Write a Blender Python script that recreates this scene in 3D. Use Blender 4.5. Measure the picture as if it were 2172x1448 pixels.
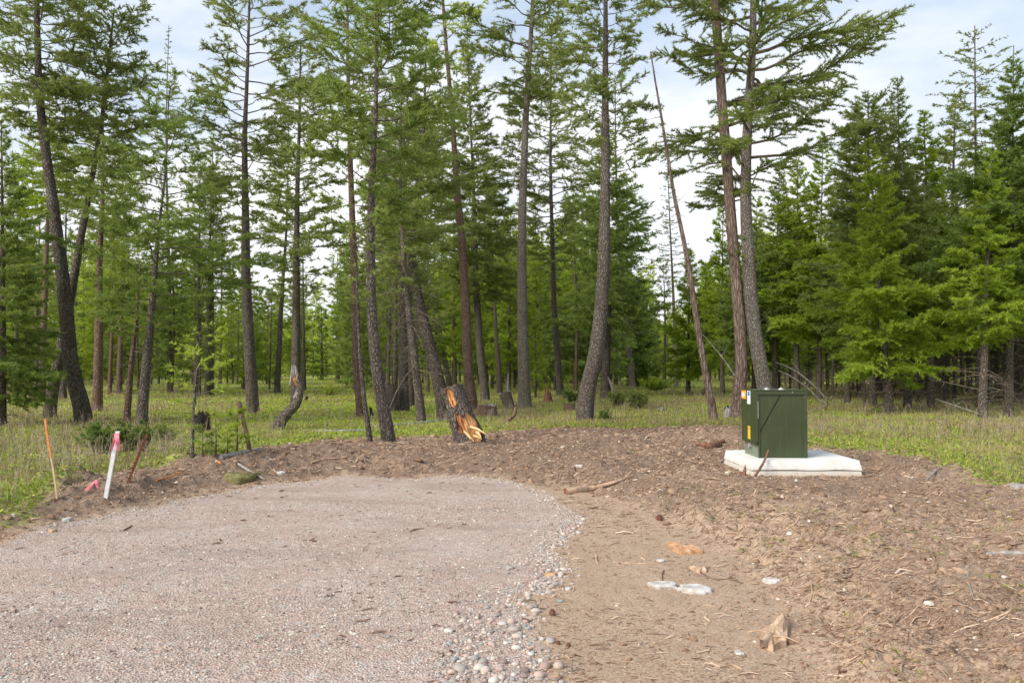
import bpy, math, numpy as np
from mathutils import Vector
sc = bpy.context.scene
for o in list(bpy.data.objects): bpy.data.objects.remove(o)
RAD = math.radians
# ------------------------------------------------------------------ camera, sky, sun, exposure
F_PX, CX, CY, EYE = 1689.3, 1086.0, 724.0, 1.70
PITCH = math.atan(54.0 / F_PX)
cam = bpy.data.cameras.new('camera'); cam.lens = 28; cam.sensor_width = 36; cam.clip_end = 3000; cam.clip_start = .05
cam_o = bpy.data.objects.new('camera', cam); sc.collection.objects.link(cam_o)
cam_o.location = (0, 0, EYE); cam_o.rotation_euler = (RAD(90) + PITCH, 0, 0); sc.camera = cam_o

SUN_DIR = Vector((-0.64, -0.50, 0.58)).normalized()
sun = bpy.data.lights.new('sun', 'SUN'); sun.energy = 3.5; sun.angle = RAD(32); sun.color = (1, .93, .83)
sun_o = bpy.data.objects.new('sun', sun); sc.collection.objects.link(sun_o)
sun_o.rotation_euler = SUN_DIR.to_track_quat('Z', 'Y').to_euler(); sun_o.location = (-30, -20, 60)

w = bpy.data.worlds.new('World'); sc.world = w; w.use_nodes = True
nt = w.node_tree; nt.nodes.clear()
def nn(t, typ, **k):
    n = t.nodes.new(typ)
    ins = k.pop('i', {})
    for a, b in k.items(): setattr(n, a, b)
    for a, b in ins.items():
        if isinstance(b, bpy.types.NodeSocket): t.links.new(b, n.inputs[a])
        else: n.inputs[a].default_value = b
    return n
def ramp(t, fac, stops, interp='LINEAR'):
    n = t.nodes.new('ShaderNodeValToRGB'); t.links.new(fac, n.inputs[0]); cr = n.color_ramp; cr.interpolation = interp
    while len(cr.elements) < len(stops): cr.elements.new(.5)
    for e, (p, c) in zip(cr.elements, stops):
        e.position = p; e.color = (c, c, c, 1) if not hasattr(c, '__len__') else (*c, 1)
    return n.outputs[0]
def mixc(t, f, a, b, mode='MIX'):
    n = t.nodes.new('ShaderNodeMix'); n.data_type = 'RGBA'; n.blend_type = mode
    for s, v in ((n.inputs[0], f), (n.inputs[6], a), (n.inputs[7], b)):
        if isinstance(v, bpy.types.NodeSocket): t.links.new(v, s)
        else: s.default_value = v if not hasattr(v, '__len__') else ((*v, 1) if len(v) == 3 else v)
    return n.outputs[2]
def math_(t, op, a, b=0.0, clamp=False):
    n = t.nodes.new('ShaderNodeMath'); n.operation = op; n.use_clamp = clamp
    for s, v in ((n.inputs[0], a), (n.inputs[1], b)):
        if isinstance(v, bpy.types.NodeSocket): t.links.new(v, s)
        else: s.default_value = v
    return n.outputs[0]
def noise(t, vec, scale, detail=3, rough=.55, dist=0, out=0):
    return nn(t, 'ShaderNodeTexNoise', i={'Vector': vec, 'Scale': scale, 'Detail': detail, 'Roughness': rough, 'Distortion': dist}).outputs[out]
def mapr(t, v, a, b, c=0., d=1.):
    return nn(t, 'ShaderNodeMapRange', i={0: v, 1: a, 2: b, 3: c, 4: d}).outputs[0]
SUN_ELEV = math.asin(SUN_DIR.z)
sky = nn(nt, 'ShaderNodeTexSky', sky_type='NISHITA', sun_disc=False, sun_elevation=SUN_ELEV, sun_rotation=math.atan2(SUN_DIR.x, SUN_DIR.y), air_density=1.2, dust_density=1.0)
tc = nn(nt, 'ShaderNodeTexCoord')
mp = nn(nt, 'ShaderNodeMapping', i={'Vector': tc.outputs['Generated'], 'Scale': (1.0, 1.0, 2.6)})
n1 = noise(nt, mp.outputs[0], 2.3, 6, .55, .3)
sep = nn(nt, 'ShaderNodeSeparateXYZ', i={0: tc.outputs['Generated']})
cover = math_(nt, 'ADD', n1, mapr(nt, sep.outputs[2], .12, .42, .22, -.13))
cover = mapr(nt, cover, .36, .64, .22, 1.)
n2 = noise(nt, mp.outputs[0], 5.5, 5, .6)
ccol = mixc(nt, mapr(nt, n2, .35, .65), (7.1, 7.3, 7.85), (8.7, 8.7, 8.75))
skyc = mixc(nt, cover, mixc(nt, .55, sky.outputs[0], (4.2, 5.7, 7.7)), ccol)
bg = nn(nt, 'ShaderNodeBackground', i={'Color': skyc, 'Strength': .1})
out = nn(nt, 'ShaderNodeOutputWorld', i={'Surface': bg.outputs[0]})
w.cycles.sampling_method = 'MANUAL'; w.cycles.sample_map_resolution = 512
sc.view_settings.view_transform = 'Standard'; sc.view_settings.look = 'None'; sc.view_settings.gamma = 1
sc.view_settings.exposure = 0.50
sc.render.engine = 'CYCLES'
cy = sc.cycles; cy.use_denoising = True; cy.max_bounces = 6; cy.diffuse_bounces = 4; cy.transmission_bounces = 4
cy.use_adaptive_sampling = True; cy.adaptive_threshold = .02; cy.sample_clamp_indirect = 6
try: cy.denoising_prefilter = 'ACCURATE'
except Exception: pass

# ------------------------------------------------------------------ helpers
rng = np.random.default_rng(7)
def sm(a, b, x):
    t = np.clip((x - a) / (b - a), 0, 1); return t * t * (3 - 2 * t)
_PERM = np.random.default_rng(3).permutation(1024)
_VAL = np.random.default_rng(4).random(1024)
def vn(x, y, seed=0):
    xi = np.floor(x).astype(np.int64); yi = np.floor(y).astype(np.int64)
    fx = x - xi; fy = y - yi; fx = fx * fx * (3 - 2 * fx); fy = fy * fy * (3 - 2 * fy)
    h = lambda a, b: _VAL[_PERM[(_PERM[(a + seed * 37) & 1023] + b) & 1023]]
    return (h(xi, yi) * (1 - fx) + h(xi + 1, yi) * fx) * (1 - fy) + (h(xi, yi + 1) * (1 - fx) + h(xi + 1, yi + 1) * fx) * fy
def fbm(x, y, oct=4, seed=0, gain=.5):
    s = 0; a = 1; n = 0
    for k in range(oct):
        s = s + a * (vn(x * 2 ** k + 17.3 * k, y * 2 ** k - 9.1 * k, seed + k) - .5); n += a; a *= gain
    return s / n * 2

def ray(px, py):
    u = (px - CX) / F_PX; v = (CY - py) / F_PX
    return u, math.cos(PITCH) - v * math.sin(PITCH), math.sin(PITCH) + v * math.cos(PITCH)
def at(px, py, Y):
    u, dy, dz = ray(px, py); s = Y / dy
    return np.array((u * s, Y, EYE + dz * s))
def g0(px, py):
    u, dy, dz = ray(px, py); s = EYE / -dz
    return (u * s, dy * s)
def sd_poly(x, y, poly):
    x = np.asarray(x, float); y = np.asarray(y, float)
    d = np.full(x.shape, 1e9); inside = np.zeros(x.shape, bool)
    n = len(poly)
    for i in range(n):
        ax, ay = poly[i]; bx, by = poly[(i + 1) % n]
        ex, ey = bx - ax, by - ay; wx, wy = x - ax, y - ay
        t = np.clip((wx * ex + wy * ey) / (ex * ex + ey * ey + 1e-12), 0, 1)
        d = np.minimum(d, (wx - ex * t) ** 2 + (wy - ey * t) ** 2)
        c = ((ay <= y) & (by > y)) | ((by <= y) & (ay > y))
        with np.errstate(divide='ignore', invalid='ignore'):
            xx = ax + (y - ay) / (by - ay + 1e-15) * ex
        inside ^= c & (x < xx)
    d = np.sqrt(d)
    return np.where(inside, -d, d)
left_edge = [g0(*p) for p in ((-700, 1330), (-300, 1215), (0, 1152), (60, 1136), (120, 1118), (210, 1098), (330, 1075), (450, 1050), (560, 1031), (650, 1022), (740, 1011), (860, 1019), (940, 1010), (1030, 1012), (1090, 1024))]
GRAVEL = left_edge + [g0(*p) for p in ((1140, 1040), (1180, 1066), (1215, 1090), (1232, 1108), (1205, 1135), (1160, 1165), (1190, 1205), (1165, 1240), (1100, 1270), (1130, 1320), (1140, 1380), (1138, 1448), (1120, 1650), (1100, 2400))] + [(0.3, -8), (-14, -8), (-14, 3.5)]
FLAT = left_edge + [g0(*p) for p in ((1160, 1035), (1260, 1062), (1400, 1110), (1520, 1180), (1640, 1300), (1730, 1480), (1850, 2000), (2000, 2600))] + [(4, -8), (-14, -8), (-14, 3.5)]
FL = np.array(FLAT)
MOUNDS = []
def T(x, y):
    x = np.asarray(x, float); y = np.asarray(y, float)
    s = sd_poly(x, y, FLAT)
    h = .15 * sm(0, 1.5, s) - .10 * sm(2.6, 7, s) * sm(2.5, .5, x)
    lum = sm(-.02, .5, s) * (1 - sm(5.5, 10, s))
    h = h + lum * (.10 * fbm(x * 1.5, y * 1.5, 3, 5) + .05 * fbm(x * 6, y * 6, 3, 9, .6)) + .035 * lum * sm(.8, .2, np.abs(s - .5)) * fbm(x * 9, y * 9, 2, 13)
    h = h + (1 - lum) * .010 * fbm(x * 1.1, y * 1.1, 3, 2) + (1 - lum) * .006 * fbm(x * 9, y * 9, 2, 31)
    h = h + sm(12, 40, y) * .30 * fbm(x / 13, y / 13, 3, 21) + sm(14, 22, y) * .05 * fbm(x / 1.3, y / 1.3, 3, 25)
    for mx, my, mr, mh in MOUNDS:
        q = ((x - mx) ** 2 + (y - my) ** 2) / mr ** 2
        h = h + mh * np.exp(-q) * (1 + .5 * fbm(x * 7, y * 7, 3, 40))
    # level seat for the concrete pad
    k = sm(.8, .1, np.maximum(np.abs(x - 4.35) - .85, np.abs(y - 12.5) - .85))
    return h * (1 - k) + .10 * k
def P(px, py):
    u, dy, dz = ray(px, py)
    s = np.geomspace(2.5, 260, 900)
    g = EYE + dz * s - T(u * s, dy * s)
    i = np.argmax(g < 0) if (g < 0).any() else len(s) - 1
    i = max(i, 1); a, b = g[i - 1], g[i]
    k = a / (a - b) if a != b else 0
    ss = s[i - 1] + (s[i] - s[i - 1]) * min(max(k, 0), 1)
    return np.array((u * ss, dy * ss, EYE + dz * ss))
def Tz(x, y): return float(T(np.array([x]), np.array([y]))[0])
for mpx, mpy, mr, mh in ((165, 1040, .42, .17), (300, 1030, .3, .10), (215, 1062, .35, .05), (420, 985, .7, .10), (500, 1010, .45, .08), (620, 965, 1.1, .07), (800, 960, 1.2, .05), (1480, 935, .8, .13), (1560, 930, .7, .10), (990, 940, .8, .07), (30, 1110, .4, .07), (1230, 930, 1., .06), (1900, 1000, 1., .07), (1800, 1090, .8, .05), (1520, 1090, .6, .05)):
    q = P(mpx, mpy); MOUNDS.append((q[0], q[1], mr, mh * 1.5))
DIRT = [tuple(P(*p)[:2]) for p in ((-900, 1240), (-400, 1160), (-60, 1115), (30, 1085), (100, 1048), (150, 1018), (215, 1000), (330, 990), (390, 965), (470, 960), (560, 945), (700, 932), (850, 930), (950, 925), (1050, 915), (1200, 905), (1330, 909), (1450, 903), (1560, 903), (1690, 925), (1760, 950), (1870, 948), (1960, 974), (2060, 998), (2172, 1032), (2500, 1080))] + [(14, 2), (14, -8), (-16, -8), (-16, 3.2)]

class MB:
    def __init__(s): s.V = []; s.F3 = []; s.F4 = []; s.m3 = []; s.m4 = []; s.r = []; s.n = 0
    def add(s, V, F, mat=0, rnd=0.):
        V = np.asarray(V, np.float32).reshape(-1, 3); F = np.asarray(F, np.int64)
        if len(V) == 0 or len(F) == 0: return
        rr = np.full(len(V), rnd, np.float32) if np.isscalar(rnd) else np.asarray(rnd, np.float32)
        mm = np.full(len(F), mat, np.int32) if np.isscalar(mat) else np.asarray(mat, np.int32)
        (s.F3 if F.shape[1] == 3 else s.F4).append(F + s.n); (s.m3 if F.shape[1] == 3 else s.m4).append(mm)
        s.V.append(V); s.r.append(rr); s.n += len(V)
    def mesh(s, name, mats, smooth=False, origin=None, attrs=None):
        me = bpy.data.meshes.new(name)
        V = np.concatenate(s.V)
        if origin is not None: V = V - np.asarray(origin, np.float32)
        f3 = np.concatenate(s.F3) if s.F3 else np.zeros((0, 3), np.int64); f4 = np.concatenate(s.F4) if s.F4 else np.zeros((0, 4), np.int64)
        me.vertices.add(len(V)); me.vertices.foreach_set('co', V.astype(np.float32).ravel())
        lv = np.concatenate([f3.ravel(), f4.ravel()]).astype(np.int32)
        tot = np.concatenate([np.full(len(f3), 3), np.full(len(f4), 4)]).astype(np.int32)
        st = np.concatenate([[0], np.cumsum(tot)[:-1]]).astype(np.int32)
        me.loops.add(len(lv)); me.loops.foreach_set('vertex_index', lv)
        me.polygons.add(len(tot)); me.polygons.foreach_set('loop_start', st)
        mi = np.concatenate([np.concatenate(q) if q else np.zeros(0, np.int32) for q in (s.m3, s.m4)]).astype(np.int32)
        me.polygons.foreach_set('material_index', mi)
        me.polygons.foreach_set('use_smooth', np.full(len(tot), smooth, bool))
        for m in mats: me.materials.append(m)
        a = me.attributes.new('rnd', 'FLOAT', 'POINT'); a.data.foreach_set('value', np.concatenate(s.r))
        for k, v in (attrs or {}).items():
            a = me.attributes.new(k, 'FLOAT', 'POINT'); a.data.foreach_set('value', np.asarray(v, np.float32))
        me.update(calc_edges=True)
        return me
    def obj(s, name, mats, parent=None, smooth=False, loc=None, attrs=None, **tags):
        # loc: world position of the object's origin; vertices were given in world space
        me = s.mesh(name, mats, smooth, loc, attrs)
        o = bpy.data.objects.new(name, me); sc.collection.objects.link(o)
        if parent is not None:
            o.parent = parent
        elif loc is not None: o.location = loc
        tag(o, **tags)
        return o
def tag(o, label=None, cat=None, group=None, kind=None):
    if label: o['label'] = label
    if cat: o['category'] = cat
    if group: o['group'] = group
    if kind: o['kind'] = kind
    return o
def empty(name, loc, **tags):
    o = bpy.data.objects.new(name, None); sc.collection.objects.link(o); o.location = loc; o.empty_display_size = .2
    return tag(o, **tags)
def nrm(v): return v / np.maximum(np.linalg.norm(v, axis=-1, keepdims=True), 1e-9)
def tubes(P_, r, sides):
    """P_ (B,n,3), r (B,n) -> open tubes, batch"""
    B, n, _ = P_.shape
    tg = nrm(np.gradient(P_, axis=1))
    ref = np.where(np.abs(tg[:, :1, 2:3]) > .8, np.array((1., 0, 0)), np.array((0, 0, 1.)))
    ref = np.broadcast_to(ref, tg.shape)
    a = nrm(np.cross(tg, ref)); b = np.cross(tg, a)
    th = np.arange(sides) / sides * 2 * np.pi
    V = P_[:, :, None, :] + r[:, :, None, None] * (a[:, :, None, :] * np.cos(th)[None, None, :, None] + b[:, :, None, :] * np.sin(th)[None, None, :, None])
    i = np.arange(n - 1)[:, None] * sides; j = np.arange(sides)[None, :]
    q = np.stack([i + j, i + (j + 1) % sides, i + sides + (j + 1) % sides, i + sides + j], -1).reshape(-1, 4)
    F = (q[None] + (np.arange(B) * n * sides)[:, None, None]).reshape(-1, 4)
    return V.reshape(-1, 3), F
def solid_tube(mb, path, rad, sides=10, mat=0, rnd=.5, capmat=None, rough=0., seed=0, vary=True):
    path = np.asarray(path, float); rad = np.asarray(rad, float)
    V, F = tubes(path[None], rad[None], sides)
    n = len(path)
    if rough:
        r2 = np.random.default_rng(seed)
        c = np.repeat(path, sides, 0); k = 1 + rough * (r2.random(len(V)) - .5) * 2
        col = np.tile(1 + rough * 1.2 * (r2.random(sides) - .5), n); V = c + (V - c) * (k * col)[:, None]
    rr = np.full(len(V), rnd)
    mb.add(V, F, mat, rr)
    for e, base in ((0, 0), (n - 1, (n - 1) * sides)):
        ring = V[base:base + sides]; cc = ring.mean(0)
        VV = np.vstack([ring, cc]); k = np.arange(sides)
        FF = np.stack([k, (k + 1) % sides, np.full(sides, sides)], -1)
        if e == 0: FF = FF[:, ::-1]
        mb.add(VV, FF, mat if capmat is None else capmat, rnd)
def interp_path(pts, n):
    pts = np.asarray(pts, float); d = np.r_[0, np.cumsum(np.linalg.norm(np.diff(pts, axis=0), axis=1))]; d /= d[-1]
    m = len(pts)
    if m < 3:
        t = np.linspace(0, 1, n); return np.stack([np.interp(t, d, pts[:, k]) for k in range(3)], 1)
    t = np.linspace(0, 1, n); g = np.gradient(pts, d, axis=0)
    idx = np.clip(np.searchsorted(d, t, 'right') - 1, 0, m - 2)
    h = (d[idx + 1] - d[idx])[:, None]; u = ((t - d[idx])[:, None]) / h
    p0, p1, m0, m1 = pts[idx], pts[idx + 1], g[idx] * h, g[idx + 1] * h
    return (2 * u ** 3 - 3 * u ** 2 + 1) * p0 + (u ** 3 - 2 * u ** 2 + u) * m0 + (-2 * u ** 3 + 3 * u ** 2) * p1 + (u ** 3 - u ** 2) * m1
def box(mb, x0, x1, y0, y1, z0, z1, mat=0, rnd=.5):
    V = [(x, y, z) for z in (z0, z1) for y in (y0, y1) for x in (x0, x1)]
    F = [(0, 2, 3, 1), (4, 5, 7, 6), (0, 1, 5, 4), (2, 6, 7, 3), (1, 3, 7, 5), (0, 4, 6, 2)]
    mb.add(V, F, mat, rnd)
def bevel(o, wd=.004, seg=2):
    m = o.modifiers.new('bevel', 'BEVEL'); m.width = wd; m.segments = seg; m.limit_method = 'ANGLE'; return o

# ------------------------------------------------------------------ materials
def mat_new(name):
    m = bpy.data.materials.new(name); m.use_nodes = True; t = m.node_tree; t.nodes.clear()
    return m, t
def finish(t, col, rough=.85, bump=None, bstr=.5, bdist=.01, spec=.25, trans=None, metallic=0.):
    b = nn(t, 'ShaderNodeBsdfPrincipled', i={'Base Color': col if isinstance(col, bpy.types.NodeSocket) else (*col, 1), 'Roughness': rough, 'Specular IOR Level': spec, 'Metallic': metallic})
    if bump is not None:
        bn = nn(t, 'ShaderNodeBump', i={'Height': bump, 'Strength': bstr, 'Distance': bdist}); t.links.new(bn.outputs[0], b.inputs['Normal'])
    o = b.outputs[0]
    if trans:
        tr = nn(t, 'ShaderNodeBsdfTranslucent', i={'Color': trans[1] if isinstance(trans[1], bpy.types.NodeSocket) else (*trans[1], 1)})
        mx = nn(t, 'ShaderNodeMixShader', i={0: trans[0], 1: o, 2: tr.outputs[0]}); o = mx.outputs[0]
    nn(t, 'ShaderNodeOutputMaterial', i={'Surface': o})
def attr(t, name): return nn(t, 'ShaderNodeAttribute', attribute_name=name).outputs['Fac']
def objc(t): return nn(t, 'ShaderNodeTexCoord').outputs['Object']
def mat_ground():
    m, t = mat_new('ground_soil_and_gravel'); v = objc(t)
    nb = noise(t, v, 5.0, 4, .65); nb2 = noise(t, v, 26, 3, .6)
    jit = math_(t, 'ADD', math_(t, 'MULTIPLY', math_(t, 'SUBTRACT', nb, .5), .45), math_(t, 'MULTIPLY', math_(t, 'SUBTRACT', nb2, .5), .18))
    # gravel
    vo = nn(t, 'ShaderNodeTexVoronoi', i={'Vector': v, 'Scale': 62.0}); vo2 = nn(t, 'ShaderNodeTexVoronoi', i={'Vector': v, 'Scale': 27.0})
    cell = nn(t, 'ShaderNodeSeparateColor', i={0: vo.outputs['Color']}).outputs[0]
    cell2 = nn(t, 'ShaderNodeSeparateColor', i={0: vo2.outputs['Color']}).outputs[1]
    st = ((0, (.15, .11, .095)), (.2, (.30, .225, .185)), (.42, (.42, .30, .235)), (.6, (.44, .365, .31)), (.75, (.52, .375, .29)), (.9, (.38, .37, .345)), (1, (.74, .67, .60)))
    gc = ramp(t, cell, st); gc2 = ramp(t, cell2, st)
    big = math_(t, 'GREATER_THAN', cell2, .72)
    gcol = mixc(t, math_(t, 'MULTIPLY', big, .8), gc, gc2)
    ln = noise(t, v, .9, 4, .6); fines = noise(t, v, 3.2, 5, .65)
    gcol = mixc(t, mapr(t, fines, .38, .62, .25, .66), gcol, (.44, .32, .26))
    gcol = mixc(t, mapr(t, ln, .42, .66, 0, .5), gcol, mixc(t, .5, gcol, (.56, .51, .48)))
    trk = noise(t, nn(t, 'ShaderNodeMapping', i={'Vector': v, 'Scale': (.35, 1.3, 1)}).outputs[0], 1.4, 4, .6, .6); gcol = mixc(t, mapr(t, trk, .52, .66, 0, .42), gcol, (.27, .20, .165))
    gsp = noise(t, v, 95, 2, .7)
    gcol = mixc(t, mapr(t, gsp, .62, .72, 0, .75), gcol, (.13, .10, .09))
    # dirt
    d1 = noise(t, v, 2.2, 5, .6); d2 = noise(t, v, 11, 5, .7); d3 = noise(t, v, 55, 4, .7); d4 = noise(t, v, 150, 2, .6)
    tan = mixc(t, d1, (.37, .255, .17), (.55, .405, .285)); dark = mixc(t, d2, (.095, .063, .044), (.33, .23, .16))
    org = attr(t, 'org')
    f = math_(t, 'ADD', org, math_(t, 'MULTIPLY', math_(t, 'SUBTRACT', d2, .5), 1.5))
    dcol = mixc(t, mapr(t, f, .25, .75), tan, dark)
    dcol = mixc(t, mapr(t, d3, .38, .56, .55, 0), dcol, (.15, .10, .075))
    dcol = mixc(t, mapr(t, d3, .58, .72, 0, .6), dcol, (.62, .49, .37))
    dcol = mixc(t, mapr(t, d4, .62, .72, 0, .35), dcol, (.62, .55, .46))
    # meadow
    m1 = noise(t, v, .35, 4, .6); m2 = noise(t, v, 2.5, 4, .65); m3 = noise(t, v, 14, 4, .7)
    green = mixc(t, m2, (.20, .27, .03), (.36, .46, .05)); dry = mixc(t, m3, (.24, .19, .10), (.46, .40, .22))
    gr = math_(t, 'ADD', m1, math_(t, 'MULTIPLY', math_(t, 'SUBTRACT', m3, .5), .5))
    mcol = mixc(t, mapr(t, gr, .46, .64), green, dry)
    mcol = mixc(t, mapr(t, m3, .60, .75, 0, .6), mcol, (.10, .07, .045))
    fg = mapr(t, math_(t, 'ADD', attr(t, 'sdg'), jit), -.05, .05)
    fd = mapr(t, math_(t, 'ADD', attr(t, 'sdd'), math_(t, 'MULTIPLY', jit, 2.5)), -.25, .25)
    col = mixc(t, fd, mixc(t, fg, gcol, dcol), mcol)
    hb = mixc(t, fg, vo.outputs['Distance'], math_(t, 'ADD', d3, math_(t, 'MULTIPLY', d2, 1.4)))
    finish(t, col, .93, hb, .85, .014, .2)
    return m
def mat_bark(name, dark, mid, light, lichen=(.42, .42, .36), lich=.55, zs=.38, sc_=21.):
    m, t = mat_new(name)
    mp_ = nn(t, 'ShaderNodeMapping', i={'Vector': objc(t), 'Scale': (1, 1, zs)}).outputs[0]
    wv = noise(t, mp_, sc_ * .5, 3, .6, 0, 1)
    vv = nn(t, 'ShaderNodeVectorMath', operation='ADD', i={0: mp_, 1: nn(t, 'ShaderNodeVectorMath', operation='SCALE', i={0: wv, 'Scale': .09}).outputs[0]}).outputs[0]
    vo = nn(t, 'ShaderNodeTexVoronoi', feature='DISTANCE_TO_EDGE', i={'Vector': vv, 'Scale': sc_})
    n = noise(t, mp_, sc_ * 2.2, 5, .7); n2 = noise(t, objc(t), 1.1, 3, .6); n3 = noise(t, objc(t), 30, 3, .75)
    h = math_(t, 'ADD', mapr(t, vo.outputs['Distance'], 0, .22), math_(t, 'MULTIPLY', n, 1.1))
    col = ramp(t, math_(t, 'MULTIPLY', h, .55), ((.08, dark), (.42, mid), (.9, light)))
    oi = nn(t, 'ShaderNodeObjectInfo').outputs['Random']
    col = mixc(t, mapr(t, n2, .35, .7, 0, .35), col, mixc(t, .5, col, light))
    col = mixc(t, mapr(t, math_(t, 'ADD', n3, math_(t, 'MULTIPLY', math_(t, 'SUBTRACT', n2, .5), .4)), .57, .64, 0, lich), col, lichen)
    col = mixc(t, mapr(t, oi, 0, 1, 0, .3), col, mixc(t, .5, col, (.30, .25, .20)))
    finish(t, col, .95, h, 1., .05, .15)
    return m
def mat_foliage(name, a, b, c, tr=.32, objvar=.35):
    m, t = mat_new(name); r = attr(t, 'rnd'); oi = nn(t, 'ShaderNodeObjectInfo').outputs['Random']
    col = ramp(t, r, ((.1, a), (.55, b), (.95, c)))
    col = mixc(t, math_(t, 'MULTIPLY', oi, objvar), col, mixc(t, .6, col, c))
    tc_ = mixc(t, .5, col, (c[0] * 1.4, c[1] * 1.3, c[2]))
    finish(t, col, .6, spec=.3, trans=(tr, tc_))
    return m
def mat_rnd(name, stops, rough=.8, spec=.25, nscale=0, trans=None, interp='LINEAR'):
    m, t = mat_new(name); col = ramp(t, attr(t, 'rnd'), stops, interp); bump = None
    if nscale:
        n = noise(t, objc(t), nscale, 4, .65); col = mixc(t, mapr(t, n, .3, .7, 0, .4), col, mixc(t, .55, col, (.08, .06, .05))); bump = n
    finish(t, col, rough, bump, .5, .005, spec, (trans, col) if trans else None)
    return m
def mat_simple(name, c1, c2, nscale=8, rough=.8, zs=1., spec=.3, bdist=.004, metallic=0., bstr=.5, xs=1.):
    m, t = mat_new(name)
    v = nn(t, 'ShaderNodeMapping', i={'Vector': objc(t), 'Scale': (xs, xs, zs)}).outputs[0]
    n = noise(t, v, nscale, 5, .65)
    finish(t, mixc(t, mapr(t, n, .32, .68), c1, c2), rough, n, bstr, bdist, spec, None, metallic)
    return m
M = {}
M['ground'] = mat_ground()
M['bark_grey'] = mat_bark('grey_brown_bark', (.028, .021, .017), (.115, .088, .072), (.24, .20, .175))
M['bark_dark'] = mat_bark('dark_bark', (.024, .018, .015), (.092, .072, .060), (.21, .175, .15), lich=.4)
M['bark_red'] = mat_bark('reddish_flaking_bark', (.045, .024, .018), (.16, .088, .066), (.30, .205, .165), lichen=(.40, .30, .24), lich=.6)
M['bark_pale'] = mat_bark('pale_lichened_bark', (.045, .036, .03), (.165, .135, .115), (.32, .28, .245), lich=.6)
M['snag'] = mat_bark('peeled_weathered_trunk', (.045, .025, .019), (.165, .098, .076), (.34, .255, .22), lichen=(.42, .34, .29), lich=.6, zs=.1)
M['limb'] = mat_simple('dead_limb_wood', (.07, .05, .04), (.20, .16, .13), 9, .9)
M['fol_pine'] = mat_foliage('pine_needles', (.088, .122, .032), (.195, .25, .068), (.35, .40, .12), .46)
M['fol_blue'] = mat_foliage('mid_green_fir_needles', (.09, .135, .034), (.185, .26, .062), (.33, .41, .11), .46)
M['fol_fir'] = mat_foliage('bright_fir_needles', (.10, .16, .014), (.235, .34, .032), (.44, .53, .07), .46)
M['fol_dark'] = mat_foliage('dark_fir_needles', (.06, .10, .022), (.13, .20, .040), (.24, .32, .07), .44)
M['fol_larch'] = mat_foliage('larch_needles', (.22, .28, .04), (.40, .50, .07), (.55, .64, .13), .5)
# ------------------------------------------------------------------ trees
ST = {
 'pine': dict(nb=9.5, prof='round', lo=-.05, hi=.55, curv=.10, wob=.25, fs=.20, tpm=16, tl=.52, tmax=.8, spm=78, s=.115, wd=.026, keep=.86, rb=.62, nseg=7),
 'open': dict(nb=6.5, prof='round', lo=.0, hi=.5, curv=.12, wob=.3, fs=.26, tpm=15, tl=.48, tmax=.75, spm=74, s=.115, wd=.026, keep=.82, rb=.65, nseg=7),
 'gnarly': dict(nb=4.0, prof='col', lo=.02, hi=.35, curv=.16, wob=.45, fs=.16, tpm=11, tl=.46, tmax=1.0, spm=70, s=.11, wd=.025, keep=.86, rb=1.05, nseg=10, kink=.06),
 'fir': dict(nb=13, prof='cone', lo=-.22, hi=.55, curv=.14, wob=.12, fs=.08, tpm=18, tl=.58, tmax=.75, spm=68, s=.112, wd=.027, keep=.95, rb=.55, nseg=5),
 'larch': dict(nb=8, prof='cone', lo=-.10, hi=.35, curv=.10, wob=.2, fs=.04, tpm=12, tl=.36, tmax=.4, spm=38, s=.075, wd=.03, keep=.85, rb=.5, nseg=5),
}
def profile(kind, f):
    if kind == 'cone': return (1 - f) ** .8 * np.minimum(1, .62 + f * 2.6)
    if kind == 'col': return np.minimum(1, (1.02 - f) * 2.2) ** .6 * np.minimum(1, .55 + f * 2)
    return np.sqrt(np.maximum(1 - f ** 2.4, .02)) * np.minimum(1, .55 + f * 2.2)
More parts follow.
